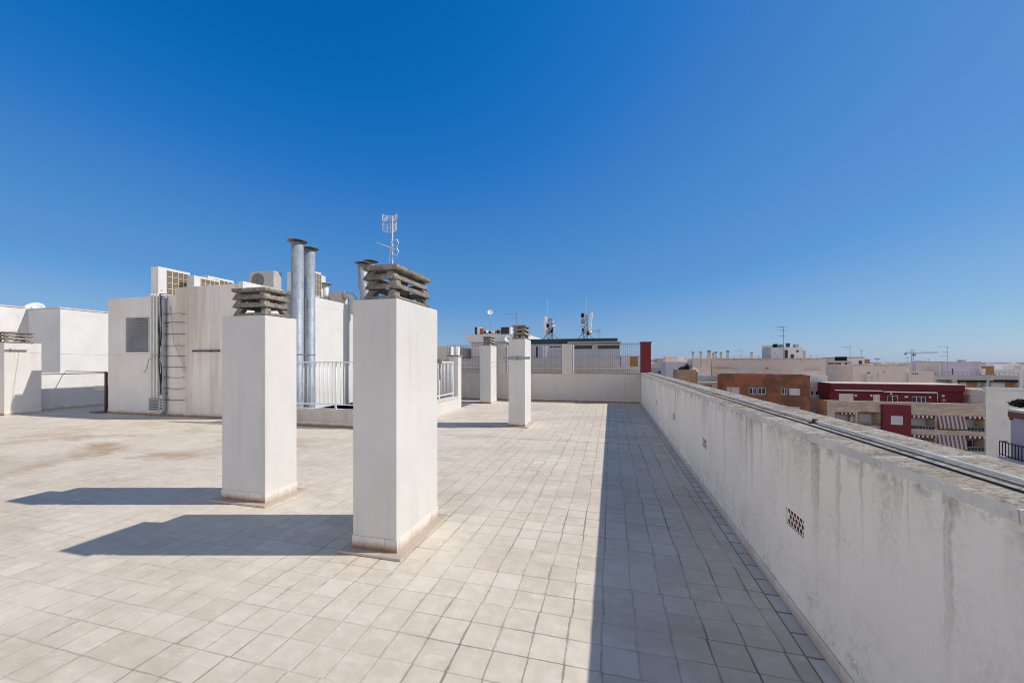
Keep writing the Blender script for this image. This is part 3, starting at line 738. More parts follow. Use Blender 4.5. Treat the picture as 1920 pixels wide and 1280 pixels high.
# mushroom vent, duct box with elbow
Y = 13.2; X = XatY(610, Y); t = thing('roof_vent', 'small white mushroom vent with flat cowl on the roof house', 'vent', (X, Y, HZ))
h = zat(529, X, Y) - HZ; g = MB(); g.tube([(.12, 0, 0), (.10, 0, h * .35), (.0, 0, h * .55), (0, 0, h - .05)], .13, 14); part('pipe', g, M['acwhite'], t)
g = MB(); g.lathe([(0, h), (.26, h - .06), (.26, h - .075), (.12, h - .05)], 0, 0, 20); part('cowl', g, M['acgrey'], t)
Y = 13.3; X = XatY(640, Y); t = thing('extractor_box', 'beige extractor box with curved duct at the back edge of the roof house', 'extractor', (X, Y, HZ))
h = zat(548, X, Y) - HZ; w = 30 / F * depth(X, Y)
g = MB(); g.box(-w * .6, w * .22, -.2, .3, 0.0, h); part('casing', g, M['cream'], t, bevel=.01)
g = MB(); g.tube([(w * .2, 0, h - .18), (w * .45, 0, h - .13), (w * .72, 0, h - .16), (w * .9, 0, h - .28), (w * .95, 0, h - .5), (w * .95, 0, h - .9)], .13, 14); part('duct', g, M['acwhite'], t)

# ---- light well: low walls, pier, railings
LW = .20
lw = thing('low_wall', 'low stained wall of the light well beneath the front white railing', 'wall', (WX0, WY0, 0))
L = WX1 - WX0
g = MB(); g.box(.0, L - LW - .002, -LW, 0, .0, .40); part('wall_body', g, M['lowwall'], lw)
g = MB(); g.box(.0, L - LW - .002, -LW - .02, .02, .401, .445); part('coping', g, M['copedge'], lw, bevel=.006)
g = MB(); g.box(0, L - LW - .002, -LW - .012, -LW, .001, .12); part('skirting', g, M['skirt_x'], lw)
Ye = gnd(859, 767)[1]
lw2 = thing('low_wall', 'low sunlit white wall of the light well running back to the square pier', 'wall', (WX1, WY0, 0))
g = MB(); g.box(-LW, 0.12, -LW, Ye - WY0, 0, .40); part('wall_body', g, M['stack'], lw2, bevel=.005)
g = MB(); g.box(-LW - .02, .14, -LW - .02, Ye - WY0, .401, .445); part('coping', g, M['copedge'], lw2, bevel=.006)
pr = thing('wall_pier', 'square white pier with a flat slab on top, at the end of the low wall', 'pier', (WX1, Ye, 0))
zp = zat(668, WX1, Ye)
g = MB(); g.box(-.20, .12, 0.002, .32, 0, zp); part('body', g, M['stack'], pr, bevel=.006)
g = MB(); g.box(-.30, .15, -.06, .38, zp + .001, zp + .05); part('cap_slab', g, M['cap'], pr, bevel=.005)
for i, (du, lab) in enumerate(((845, 'white round chimney pot above the pier slab, left of two'), (857, 'white round chimney pot above the pier slab, right of two'))):
    Yp = Ye + 4.6 + i * .2; Xp = XatY(du, Yp); zb = 1.0; zt = zat(650, Xp, Yp)
    t = thing('chimney_pot', lab, 'chimney pot', (Xp, Yp, 0), 0, 'white chimney pots')
    g = MB(); g.tube([(0, 0, 0), (0, 0, zt)], .115 + .02 * i, 16); part('pot', g, M['whitemetal'], t)
    g = MB(); g.lathe([(.0, zt + .04), (.05, zt + .035), (.10, zt + .005), (.10, zt)], 0, 0, 14); part('lid', g, M['whitemetal'], t)
def railing(label, loc, rz, L, z0, z1, n):
    t = thing('railing', label, 'railing', loc, rz, 'white railings around the light well')
    g = MB(); g.box(0, L, -.022, .022, z1 - .035, z1); part('top_rail', g, M['whitemetal'], t)
    g = MB(); g.box(0, L, -.018, .018, z0 + .10, z0 + .13); part('bottom_rail', g, M['whitemetal'], t)
    gb = MB(); gb.tube([(0, 0, z0 + .13), (0, 0, z1 - .035)], .010, 6); b0 = None
    for i in range(n):
        x = (i + .5) * L / n
        if b0 is None: b0 = part('baluster', gb, M['whitemetal'], t, (x, 0, 0))
        else:
            o = b0.copy(); COL.objects.link(o); o.parent = t; o.location = (x, 0, 0)
    for x in (.03, L * .39, L * .72, L - .03):
        g = MB(); g.box(x - .02, x + .02, -.02, .02, z0, z1 - .035); part('post', g, M['whitemetal'], t)
    return t
zr = zat(677.5, XatY(600, WY0), WY0)
railing('white metal railing on the stained low wall between the two nearest chimneys', (WX0 + .02, WY0 - .1, 0), 0, L - LW, .446, zr, 38)
railing('white metal railing running back from the largest chimney to the square pier', (WX1 - .04, WY0, 0), R(90), Ye - WY0 - .05, .446, zr, 36)

# ---- back wall with wire mesh panels
def bx(u): return XatY(u, YB)
zw = zat(701.5, bx(1140), YB); zm = zat(643.5, bx(1140), YB)
bw = thing('boundary_wall', 'beige rendered wall with piers closing the far end of the roof', 'wall', (0, YB, 0))
g = MB(); g.box(WX0 - .0, 1.14, 0, .22, 0, zw); part('wall_body', g, M['back'], bw, bevel=.006)
for u0, u1 in ((1053.3, 1071.5), (932.5, 947), (838, 841.5)):
    g = MB(); g.box(bx(u0), bx(u1), -.004, .224, zw, zm - .01); part('pier', g, M['pier'], bw, bevel=.006)
g = MB(); g.box(WX0, 1.14, -.012, 0, .001, .11); part('skirting', g, M['skirt_x'], bw)
def mesh_panel(label, x0, x1, z0, z1, mid=True):
    t = thing('mesh_fence', label, 'mesh fence', (x0, YB + .1, z0), 0, 'wire mesh panels on the back wall')
    w, h = x1 - x0, z1 - z0
    g = MB(); b = .028
    g.box(0, b, -b / 2, b / 2, 0, h); g.box(w - b, w, -b / 2, b / 2, 0, h); g.box(b, w - b, -b / 2, b / 2, h - b, h); g.box(b, w - b, -b / 2, b / 2, 0, b)
    part('frame', g, M['greymetal'], t)
    g = MB(); r = .0037; nx = int(w / .072); nz = int(h / .072)
    for i in range(1, nx): x = w * i / nx; g.box(x - r, x + r, -r, r, b, h - b)
    for i in range(1, nz): z = h * i / nz; g.box(b, w - b, r, 3 * r, z - r, z + r)
    if mid: g.box(b, w - b, -.012, .012, h * .57, h * .57 + .02)
    part('wire_mesh', g, M['mesh'], t)
    return t
mesh_panel('wide wire mesh panel on the back wall next to the dark red pillar', bx(1073), bx(1203) - .02, zw + .01, zm, False)
mesh_panel('wire mesh panel between the slim chimney and the wide beige pier', bx(947.5), bx(1053), zw + .01, zm)
mesh_panel('wire mesh panel behind the smallest chimney stack', bx(841.8), bx(932), zw + .01, zm)
g = MB(); g.box(bx(1075) - .02, bx(1075) + .03, .03, .06, zw, zm - .02); part('post', g, M['whitemetal'], bw)
g = MB(); g.box(bx(950), bx(951.7), .02, .06, zw, zm - .02); part('post', g, M['whitemetal'], bw)
rp = thing('red_pillar', 'dark red rendered pillar at the far end of the right parapet', 'pillar', (1.165, YB - .02, 0))
zr_ = zat(642, 1.4, YB); g = MB(); g.box(0, .38, 0, .36, -2, zr_ ); part('body', g, M['burgundy'], rp, bevel=.006)
g = MB(); g.box(-.02, .42, -.02, .38, zr_ + .001, zr_ + .03); part('cap_slab', g, M['burgundyd'], rp)

# ---- washing lines and brackets
X0, X1, Y0, Y1, zt = S3
zb = zat(671, X1, Y0)
t = thing('line_bracket', 'grey metal bar fixed across the slim chimney stack for washing lines', 'bracket', (X1, Y0 - .012, zb))
g = MB(); g.box(XatY(944, Y0) - X1, XatY(994, Y0) - X1, -.03, 0, -.03, .03); part('bar', g, M['greypipe'], t)
g = MB(); g.box(-(X1 - X0) * .5, -(X1 - X0) * .5 + .05, -.045, -.03, -.05, .05); part('plate', g, M['greymetal'], t)
zb1 = zat(678, S1[1], YatX(815, S1[1]))
t = thing('line_bracket', 'short grey bar sticking out behind the right face of the largest chimney', 'bracket', (S1[1], S1[3] + .012, zb1))
g = MB(); g.box(-.12, .03, 0, .03, -.02, .03); part('bar', g, M['greymetal'], t); g = MB(); g.tube([(.012, .015, -.02), (.005, .02, -.10), (.012, .015, -.19)], .008, 5); part('hook', g, M['greymetal'], t)
def line(label, a, b, sag, r=.004, mat='acwhite'):
    g = MB(); pts = []
    for i in range(25):
        f_ = i / 24; pts.append((a[0] + (b[0] - a[0]) * f_, a[1] + (b[1] - a[1]) * f_, a[2] + (b[2] - a[2]) * f_ - sag * 4 * f_ * (1 - f_)))
    g.tube(pts, r, 5)
    tag(part('washing_line', g, M[mat]), label, 'washing line', 'washing lines')
pA = (X1 - .35, Y0 - .05, zb); pB = (X1 - .05, Y0 - .05, zb)
line('white washing line sagging from the slim chimney to the square pier, upper one', pA, (WX1 - .1, Ye - .03, zat(676, WX1, Ye)), .12)
line('white washing line sagging from the slim chimney to the square pier, lower one', pB, (WX1 + .02, Ye - .03, zat(680, WX1, Ye)), .2)
yS = S5[2] + .3
line('thin grey washing line from the left stack to the roof house', (S5[1] + .02, yS, zat(660, S5[1], yS)), (HX0 + .5 + 2.2, HY0 - .06, zat(662, HX0 + 2.7, HY0)), .06, .005, 'acgrey')
t = thing('line_bracket', 'short dark bar fixed on the far left chimney stack', 'bracket', (S5[1] + .012, S5[2] + .1, zat(656, S5[1], S5[2])))
g = MB(); g.box(0, .03, -.1, .36, -.02, .02); part('bar', g, M['greymetal'], t)
g = MB(); g.box(-.012, .0, .0, .04, -.05, .05); part('plate', g, M['greymetal'], t)

# ---- left side: parapet, brown frame, neighbour's white roof block, dish
lp = thing('parapet_wall', 'low white parapet at the far left of the roof, partly shaded', 'wall', (XL, 0, 0))
zl = zat(700, XL, YatX(140, XL))
g = MB(); g.box(-.3, 0, YF, YB, 0, zl); part('wall_body', g, M['white'], lp)
g = MB(); g.box(-.33, .03, YF, YB, zl + .001, zl + .045); part('coping', g, M['copedge'], lp, bevel=.006)
g = MB(); g.box(0, .012, YF, YB, .001, .12); part('skirting', g, M['skirt_y'], lp)
xf = -15.9; yf = YatX(199, xf)
bf = thing('metal_frame', 'dark brown metal post and rail beside the left corner of the roof house', 'frame', (xf, yf, 0))
hh = zat(697, xf, yf)
g = MB(); g.box(-.03, .03, -.03, .03, 0.03, hh); part('post', g, M['brown'], bf)
g = MB(); g.tube([(0, 0, hh), (XL - xf + .05, .35, hh + .0)], .013, 6); part('top_rail', g, M['brown'], bf)
g = MB(); g.box(-.42, .10, -.2, .2, 0.0, .03); part('foot', g, M['brown'], bf)
zz_ = zat(728, xf, yf); g = MB()
for k in (-.05, .03): g.box(-.5, -.03, -.02, .02, zz_ + k, zz_ + k + .05)
part('slat', g, M['acgrey'], bf)
# neighbour block (two stepped volumes)
nX = -22.5; nY = YatX(113, nX); nz_ = zat(578, nX, nY)
nb = thing('roof_block', 'white neighbouring roof block with one shaded face behind the left parapet', 'building', (nX, nY, 0))
g = MB(); bw_ = XatY(51, nY) - nX; g.box(bw_, 0, 0, 9, STREET, nz_); part('wall', g, M['white'], nb)
g = MB(); g.box(bw_ - .02, .03, -.03, 9, nz_ + .001, nz_ + .05); part('coping', g, M['copedge'], nb)
X2 = nX + bw_ + .01
nb2 = thing('roof_block', 'low white neighbouring roof block at the left edge, behind the far left stack', 'building', (X2, nY - 8, 0))
z2 = zat(578, X2, nY); g = MB(); g.box(-6, 0, 0, 9, STREET, z2); part('wall', g, M['white'], nb2)
g = MB(); g.box(-6, .03, -.03, 7.95, z2 + .001, z2 + .05); part('coping', g, M['copedge'], nb2)
def dish(name, label, loc, r, az, mast, tilt=.5, group=None):
    t = thing(name, label, 'satellite dish', loc, az, group)
    g = MB(); n = 20; vs = []; rings = 6
    for i in range(rings):
        rr = r * i / (rings - 1); dz = .28 * r * (rr / r) ** 2
        for k in range(n):
            a = 2 * math.pi * k / n; vs.append((dz * math.cos(tilt) - rr * math.sin(a) * math.sin(tilt), rr * math.cos(a), mast + dz * math.sin(tilt) + rr * math.sin(a) * math.cos(tilt)))
    fs = [(i * n + k, i * n + (k + 1) % n, (i + 1) * n + (k + 1) % n, (i + 1) * n + k) for i in range(rings - 1) for k in range(n)]
    g.add(vs, fs, 0, True); o = part('reflector', g, M['whitemetal'], t)
    m = o.modifiers.new('thick', 'SOLIDIFY'); m.thickness = .012
    g = MB(); g.tube([(-.04, 0, 0), (-.04, 0, mast)], .022, 8); part('mast', g, M['greymetal'], t)
    g = MB(); g.tube([(0, 0, mast - r * .8), (r * .9 * math.cos(tilt), 0, mast - r * .2 + r * .9 * math.sin(tilt))], .01, 5); g.box(r * .85 * math.cos(tilt) - .03, r * .85 * math.cos(tilt) + .05, -.04, .04, mast - r * .2 + r * .8 * math.sin(tilt), mast - r * .2 + r * .95 * math.sin(tilt)); part('feed_arm', g, M['greymetal'], t)
    return t
Yd = nY + .6; Xd = XatY(66, Yd)
dish('satellite_dish', 'white satellite dish on top of the white roof block at far left', (Xd, Yd, nz_), .36, R(-50), .10, .55)

# ---- television aerial behind the largest chimney
def yagi(mb, base, boom, n, half, up=(0, 0, 1), r=.006):
    b0 = Vector(base); d = Vector(boom); mb.tube([b0, b0 + d], r * 1.4, 5)
    side = d.cross(Vector(up)).normalized()
    for i in range(n):
        c = b0 + d * (i / (n - 1)); h_ = half * (1 - .35 * i / (n - 1)); mb.tube([c - side * h_, c + side * h_], r, 4)
Y = 14.45; X = XatY(736, Y); zt = zat(405, X, Y)
ta = thing('tv_aerial', 'tall television aerial with grid reflectors rising behind the largest chimney', 'aerial', (X, Y, 0))
g = MB(); g.tube([(0, 0, 0), (0, 0, zt)], .022, 8); g.tube([(-.22, .05, zt - 2.1), (0, 0, zt - .7)], .008, 5); part('mast', g, M['steel'], ta)
def grid_pair(z, w, h, lab):
    g = MB()
    for s in (-1, 1):
        for k in range(6):
            zz = z - h / 2 + h * k / 5; g.tube([(0, -.02, zz), (s * w * .5, -.06, zz), (s * w, -.22, zz)], .009, 4)
        for q in (.25, .6, 1): g.tube([(s * w * q, -.02 - .2 * q * q, z - h / 2), (s * w * q, -.02 - .2 * q * q, z + h / 2)], .012, 4)
    part('reflector', g, M['steel'], ta)
grid_pair(zt - .12, .34, .24, ''); grid_pair(zt - .52, .32, .36, '')
g = MB(); yagi(g, (.05, 0, zt - 1.38), (-.62, -.25, .22), 9, .15, r=.011); part('yagi', g, M['steel'], ta)
g = MB()
for s, zz in ((1, zt - 1.15), (1, zt - 1.52)):
    g.tube([(.02, 0, zz - .1), (.20, .02, zz - .16), (.27, .02, zz), (.20, .02, zz + .16), (.02, 0, zz + .1)], .016, 5)
part('reflector', g, M['steel'], ta)

# ================================================================== BUILDINGS AROUND
class Fac:
    """a facade plane: passes the survey point at heading u0 and distance zc0, turned by t degrees (right end nearer)"""
    def __init__(s, u0, zc0, t):
        s.t = R(t); s.ct, s.st = math.cos(s.t), math.sin(s.t); s.xr0 = (u0 - CX) / F * zc0; s.zc0 = zc0
        x, y = c2w(s.xr0, zc0); s.loc = (x, y, 0); s.rz = A - s.t
    def x(s, u, y=0.0):                    # y: how far the plane lies behind the facade
        r = (u - CX) / F; xr = s.xr0 + y * s.st; zc = s.zc0 + y * s.ct
        return (r * zc - xr) / (s.ct + r * s.st)
    def z(s, u, v, y=0.0):
        return H + (CY - v) / F * (s.zc0 + y * s.ct - s.x(u, y) * s.st)
    def rect(s, u0, u1, v0, v1, y=0.0):
        um = (u0 + u1) / 2; return (s.x(u0, y), s.x(u1, y), s.z(um, v1, y), s.z(um, v0, y))
def window(th, fac, px, kind='glass', fr=.06, y0=0.0, mull=1, inset=.12, pane2=None):
    """frame + pane set back in an opening"""
    a, b, c, d = fac.rect(*px, y0); y = y0 + inset
    g = MB(); f = min(fr, (b - a) * .2, (d - c) * .2)
    g.box(a, a + f, y - .05, y, c, d); g.box(b - f, b, y - .05, y, c, d); g.box(a + f, b - f, y - .05, y, d - f, d); g.box(a + f, b - f, y - .05, y, c, c + f)
    for i in range(1, mull + 1):
        x = a + (b - a) * i / (mull + 1); g.box(x - f * .45, x + f * .45, y - .05, y, c + f, d - f)
    o = part('window', g, M['frame'], th)
    g = MB(); g.box(a + f, b - f, y - .022, y - .002, c + f, d - f); part('pane', g, M[kind], o)
    if pane2:
        q = a + (b - a) * .5; g = MB(); g.box(q + f * .5, b - f * 1.02, y - .03, y - .0225, c + f * 1.02, d - f * 1.02); part('blind', g, M[pane2], o)
    return o
def block(name, label, cat, fac, u0, u1, vt, depth, mat, wins=(), group=None, zb=STREET, openings=(), lip=.25, roofmat=None, uv=None):
    th = thing(name, label, cat, (fac.loc[0], fac.loc[1], 0), fac.rz, group)
    x0, x1 = fac.x(u0), fac.x(u1); zt = fac.z(uv if uv else u0, vt)
    holes = []
    for w in wins: holes.append((*fac.rect(*w[0]), .12))
    for o in openings: holes.append((*fac.rect(*o[0]), o[1]))
    g = MB(); g.holed(x0, x1, zb, zt, holes)
    g.quad((x0, depth, zb), (x1, depth, zb), (x1, depth, zt), (x0, depth, zt)); g.quad((x0, 0, zb), (x0, depth, zb), (x0, depth, zt), (x0, 0, zt)); g.quad((x1, 0, zb), (x1, depth, zb), (x1, depth, zt), (x1, 0, zt))
    if lip:                                        # flat roof behind a parapet
        k = .2
        g.quad((x0 + k, k, zt - lip), (x1 - k, k, zt - lip), (x1 - k, depth - k, zt - lip), (x0 + k, depth - k, zt - lip), 1)
        P = [(x0, 0), (x1, 0), (x1, depth), (x0, depth)]; Q = [(x0 + k, k), (x1 - k, k), (x1 - k, depth - k), (x0 + k, depth - k)]
        for i in range(4):
            j = (i + 1) % 4
            g.quad((*P[i], zt), (*P[j], zt), (*Q[j], zt), (*Q[i], zt)); g.quad((*Q[i], zt), (*Q[j], zt), (*Q[j], zt - lip), (*Q[i], zt - lip))
    else: g.quad((x0, 0, zt), (x1, 0, zt), (x1, depth, zt), (x0, depth, zt), 1)
    part('wall', g, [M[mat], M[roofmat or 'fargrey']], th)
    for w in wins: window(th, fac, w[0], *(w[1:2] or ('glass',)), **(w[2] if len(w) > 2 else {}))
    return th, x0, x1, zt
def pbox(th, name, fac, px, y0, y1, mat, bevel=0):
    """box part given by its outline on the plane y0 behind the facade"""
    a, b, c, d = fac.rect(*px, y0); g = MB(); g.box(a, b, y0, y1, c, d); return part(name, g, M[mat], th, bevel=bevel)
def rail(th, name, fac, px, y, mat, n=0, glass=None):
    a, b, c, d = fac.rect(*px, y); g = MB(); g.box(a, b, y - .03, y + .03, d - .06, d)
    for i in range(n + 1):
        x = a + (b - a) * i / max(1, n); g.box(x - .02, x + .02, y - .02, y + .02, c, d - .06)
    o = part(name, g, M[mat], th)
    if glass:
        g = MB(); g.box(a + .03, b - .03, y - .008, y + .008, c + .05, d - .07); part('glass_panel', g, M[glass], o)
    return o

# ---------------- the neighbour's roof behind the back wall
TA = math.degrees(A)
f1 = Fac(1064, 23.5, TA)
zf = -1.2
th, *_ = block('roof_house', 'long white roof house with dark window strips under a thin flat roof', 'roof house', f1, 985, 1163, 644, 5, 'bluegrey',
      [((1076, 1111, 646.5, 655), 'dark', dict(mull=0, fr=.03)), ((1119.5, 1162, 646.5, 655), 'dark', dict(mull=0, fr=.03)), ((1003, 1010, 648, 672), 'dark', dict(mull=0)), ((1030, 1052, 648, 652), 'dark', dict(mull=2))], zb=zf, lip=0, uv=1100)
pbox(th, 'roof_slab', f1, (1064, 1165, 640, 642.5), -.3, 5.2, 'fargrey')
pbox(th, 'column', f1, (1016, 1025, 649, 674), -.3, -.002, 'white')
f2 = Fac(1000, 21.5, TA)
t2 = thing('garden_wall', 'grey and beige parapet wall of the neighbouring roof, seen through the mesh fence', 'wall', (f2.loc[0], f2.loc[1], 0), f2.rz)
a, b, c, d = f2.rect(835, 1163, 672, 690); g = MB(); g.box(a, b, 0, .25, -6, d); part('wall', g, M['fargrey'], t2)
a, b, c, d = f2.rect(862, 1180, 688.5, 691.5); g = MB(); g.box(a, b, -.5, -.001, c, d); part('ledge', g, M['cream'], t2)
a, b, c, d = f2.rect(862, 1196, 691.6, 712); g = MB(); g.box(a, b, -.45, -.001, c, d); part('base', g, M['beige'], t2)
# dark teal roof cover
f3 = Fac(990, 25.8, TA)
t3 = thing('awning_roof', 'long dark teal roof cover sloping over the neighbouring terrace, carrying the phone aerials', 'awning', (f3.loc[0], f3.loc[1], 0), f3.rz)
a, b, _, _ = f3.rect(990, 1158, 630, 640); g = MB()
zA, zB, zC, zD = f3.z(990, 645), f3.z(990, 636), f3.z(1158, 639), f3.z(1158, 633.5)
g.add([(a, 0, zA), (b, 0, zC), (b, 0, zD), (a, 0, zB), (a, 3.5, zA + .1), (b, 3.5, zC + .1), (b, 3.5, zD + .15), (a, 3.5, zB + .15)], [(0, 1, 2, 3), (5, 4, 7, 6), (0, 4, 5, 1), (3, 2, 6, 7), (0, 3, 7, 4), (1, 5, 6, 2)])
part('cover', g, M['teal'], t3)
for u in (1000, 1080, 1150):
    x = f3.x(u); g = MB(); g.box(x - .05, x + .05, .2, .3, zf, min(zA, zC) + .02); part('post', g, M['greymetal'], t3)
# white lift house with plant on top
f4 = Fac(875, 29, TA)
th, *_ = block('lift_house', 'white lift house with overhanging roof and machinery on top, behind the slim chimney', 'roof house', f4, 884, 985, 640, 5, 'white', zb=-6, lip=0)
pbox(th, 'roof_slab', f4, (874, 987, 626.5, 640.5), -.5, 5.3, 'white')
pbox(th, 'door', f4, (953, 957, 636, 648), -.04, -.001, 'dark')
def acs(label, u0, u1, v0, v1, mat, fan=True):
    a, b, c, d = f4.rect(u0, u1, v0, v1, .3); t = thing('air_conditioner', label, 'air conditioner', (0, 0, 0), f4.rz, 'machines on the lift house')
    P = Vector(f4.loc); m = Vector((math.cos(f4.rz), math.sin(f4.rz), 0)); nrm = Vector((-math.sin(f4.rz), math.cos(f4.rz), 0))
    t.location = P + m * a + nrm * .3 + Vector((0, 0, c))
    g = MB(); g.box(0, b - a, 0, .6, 0, d - c); part('casing', g, M[mat], t, bevel=.01)
    if fan:
        r = min(b - a, d - c) * .4; n = 18; x = (b - a) * .5
        g = MB(); g.lathe([(0, 0), (r, 0), (r, .02)], 0, 0, n)
        g.v = [(x + v[0], -.004 - v[2], (d - c) / 2 + v[1]) for v in g.v]; part('fan', g, M['dark'], t)
acs('dark tall condenser at the left end of the lift house roof', 890, 894, 613, 626.4, 'dark', False)
acs('white condenser second from left on the lift house roof', 894.6, 899.5, 613, 626.4, 'acwhite', False)
acs('brown condenser beside the white one on the lift house roof', 900, 905, 615, 626.4, 'wicker', False)
acs('low condenser with fan left of the dish pole on the lift house roof', 905.6, 912, 619, 626.4, 'acwhite')
acs('low condenser with fan right of the dish pole on the lift house roof', 915, 922, 620, 626.4, 'acwhite')
acs('small condenser in the middle of the lift house roof', 923.5, 928, 620, 626.4, 'acwhite', False)
acs('condenser with large fan left of the big dark one on the lift house roof', 929.5, 938.5, 617.5, 626.4, 'acgrey')
acs('big square dark condenser at the right of the lift house roof', 939.5, 954, 613, 626.4, 'dark', False)
acs('narrow white cabinet right of the big dark condenser', 954.6, 957.5, 613, 626.4, 'acwhite', False)
def on4(u, y): 
    x = f4.x(u, y); P = Vector(f4.loc); return P + Vector((math.cos(f4.rz), math.sin(f4.rz), 0)) * x + Vector((-math.sin(f4.rz), math.cos(f4.rz), 0)) * y
z4 = f4.z(918, 626.5)
p = on4(919, 1.5); t = dish('satellite_dish', 'small white dish on a thin pole above the lift house', (p.x, p.y, z4), .22, R(-70), f4.z(918, 586, 1.5) - z4, .5)
p = on4(958, .05); dish('satellite_dish', 'white dish low on the right end of the lift house', (p.x, p.y - .9, z4 - 1.0), .26, R(-70), .55, .3)
# yellow-brown door hut and low pale blocks to the right
f5 = Fac(1164, 22.5, TA)
th, *_ = block('roof_hut', 'small pale hut with an ochre door seen through the wide mesh panel', 'hut', f5, 1164, 1200, 666.5, 3, 'white', [((1180, 1197, 667.3, 688), 'ochre', dict(mull=0, inset=.05, fr=.03))], zb=zf, lip=0, roofmat='white')
# beige house and lilac house left of the smallest chimney
f6 = Fac(780, 27, TA)
block('apartment_house', 'beige house wall behind the light well, left of the white chimney pots', 'house', f6, 700, 842, 650.5, 8, 'cream', zb=-8)
f7 = Fac(861, 40, TA)
th, *_ = block('apartment_house', 'pale house with pinkish roof edge behind the square pier', 'house', f7, 858, 884, 656, 10, 'farwhite', [((872, 879, 664, 668), 'fargrey', dict(mull=0))], zb=-10)
pbox(th, 'roof_edge', f7, (862, 884, 659.5, 661.2), -.25, -.001, 'farterra')
# phone aerials on the teal roof
def at3(u, y): 
    x = f3.x(u, y); P = Vector(f3.loc); return P + Vector((math.cos(f3.rz), math.sin(f3.rz), 0)) * x + Vector((-math.sin(f3.rz), math.cos(f3.rz), 0)) * y
def phone_mast(label, u, panel, vtop, vwhip, uwhip, lean, dishes):
    y = 1.2; p = at3(u, y); zb = f3.z(u, 637, y); t = thing('phone_mast', label, 'phone mast', (p.x, p.y, zb), f3.rz)
    def X(uu): return f3.x(uu, y) - f3.x(u, y)
    def Z(v): return f3.z(u, v, y) - zb
    h = Z(vtop); g = MB(); w = X(u + 3.5)
    for sx in (-1, 1):
        for sy in (-1, 1): g.tube([(sx * w, sy * w, 0), (sx * w * .8, sy * w * .8, h)], .03, 5)
    n = 10
    for i in range(n):
        z0, z1 = h * i / n, h * (i + 1) / n; s = 1 if i % 2 else -1
        for sy in (-1, 1): g.tube([(-s * w * .9, sy * w * .9, z0), (s * w * .9, sy * w * .9, z1)], .018, 4)
        for sx in (-1, 1): g.tube([(sx * w * .9, -s * w * .9, z0), (sx * w * .9, s * w * .9, z1)], .018, 4)
    part('lattice', g, M['greymetal'], t)
    rr = random.Random(u)
    for i in range(9):
        z = h * rr.uniform(.12, .97); sx = rr.choice((-1, 1)) * w * rr.uniform(.7, 2.0); g = MB(); s = rr.uniform(.05, .11)
        g.box(sx - s, sx + s, -w - .14, -w, z - s * 1.5, z + s * 1.5); g.box(min(0, sx), max(0, sx), -w - .02, -w + .02, z - .015, z + .015)
        part('radio_unit', g, M[rr.choice(('dark', 'greymetal', 'acgrey', 'acwhite'))], t)
    u0, u1, v0, v1 = panel; g = MB(); xa, xb, za, zb2 = X(u0), X(u1), Z(v1), Z(v0); q = lean
    g.frus((xa, xb, -.35, -.15), za, (xa + q, xb + q, -.35, -.15), zb2); part('panel_antenna', g, M['whitemetal'], t, bevel=.03)
    g = MB(); g.tube([(X(uwhip), 0, 0), (X(uwhip), 0, Z(vwhip))], .014, 5); part('whip', g, M['steel'], t)
    for s in (-1, 1):
        g = MB(); g.tube([(s * w, 0, h * .3), (s * X(u + 16), .2, .02)], .025, 5); part('strut', g, M['greymetal'], t)
    for (du, dv, rpx) in dishes:
        g = MB(); r = X(u + rpx); g.lathe([(0, .0), (r * .7, .02), (r, .10), (r, .14), (0, .2)], 0, 0, 16)
        g.v = [(X(du) + a, -.3 - c, Z(dv) + b) for a, b, c in g.v]; part('drum_dish', g, M['acwhite'], t)
    return t
phone_mast('left phone mast on the teal roof, white panel on its left side', 1032, (1021, 1025.5, 594, 630), 597, 562, 1026, 0, [(1039, 613, 3), (1038, 605, 2)])
phone_mast('right phone mast on the teal roof, leaning white panel on its right side', 1098, (1104, 1108.5, 587, 621), 590, 556, 1099, .12, [(1107.5, 624, 3.4), (1090, 612, 1.6)])
def aerial(label, p, h, seed, scale=1.0, el=3):
    rr = random.Random(seed); t = thing('tv_aerial', label, 'aerial', p, rr.uniform(-.6, .6))
    g = MB(); g.tube([(0, 0, 0), (0, 0, h)], .024 * scale, 5); part('mast', g, M['greymetal'], t)
    z = h
    for i in range(el):
        g = MB(); L = rr.uniform(.7, 1.1) * scale * (1.3 if i == 0 else .8)
        yagi(g, (L * .15, 0, z - .03), (-L, rr.uniform(-.2, .2), 0), 7, .22 * scale, r=.011 * scale); part('yagi', g, M['greymetal'], t); z -= rr.uniform(.12, .28) * h * .8
    return t
p = at3(1123, 3.0); aerial('small aerial standing alone right of the phone masts', (p.x, p.y, f3.z(1123, 640, 3)), f3.z(1123, 618, 3) - f3.z(1123, 640, 3), 4, .9, 2)
p = on4(968, 3); aerial('thin aerial above the cap of the slim chimney', (p.x, p.y, z4), f4.z(968, 587, 3) - z4, 9, 1.0, 2)

# ---------------- across the street, right
# brown tiled house
fb = Fac(1345, 50, 30)
bt, x0, x1, zt = block('apartment_house', 'flat house front clad in mottled rust-brown tiles with small white windows', 'apartment house', fb, 1345, 1519, 701.5, 5.5, 'browntile',
   [((1362.5, 1386.5, 725.5, 741), 'shutter'), ((1404, 1418.5, 726.5, 738.5), 'glass', dict(pane2='blueglass')), ((1421, 1436, 727, 739), 'glass'),
    ((1465.5, 1476, 727.5, 739.5), 'glass'), ((1480, 1500.5, 728, 740.5), 'shutter'), ((1481, 1500, 762.5, 775), 'shutter')], lip=.3, roofmat='farterra')
for i, u in enumerate((1370, 1462)):
    g = MB(); x = fb.x(u); g.box(x - .02, x + .02, -.03, -.001, STREET, zt - .3); part('joint_strip', g, M['farterra'], bt)
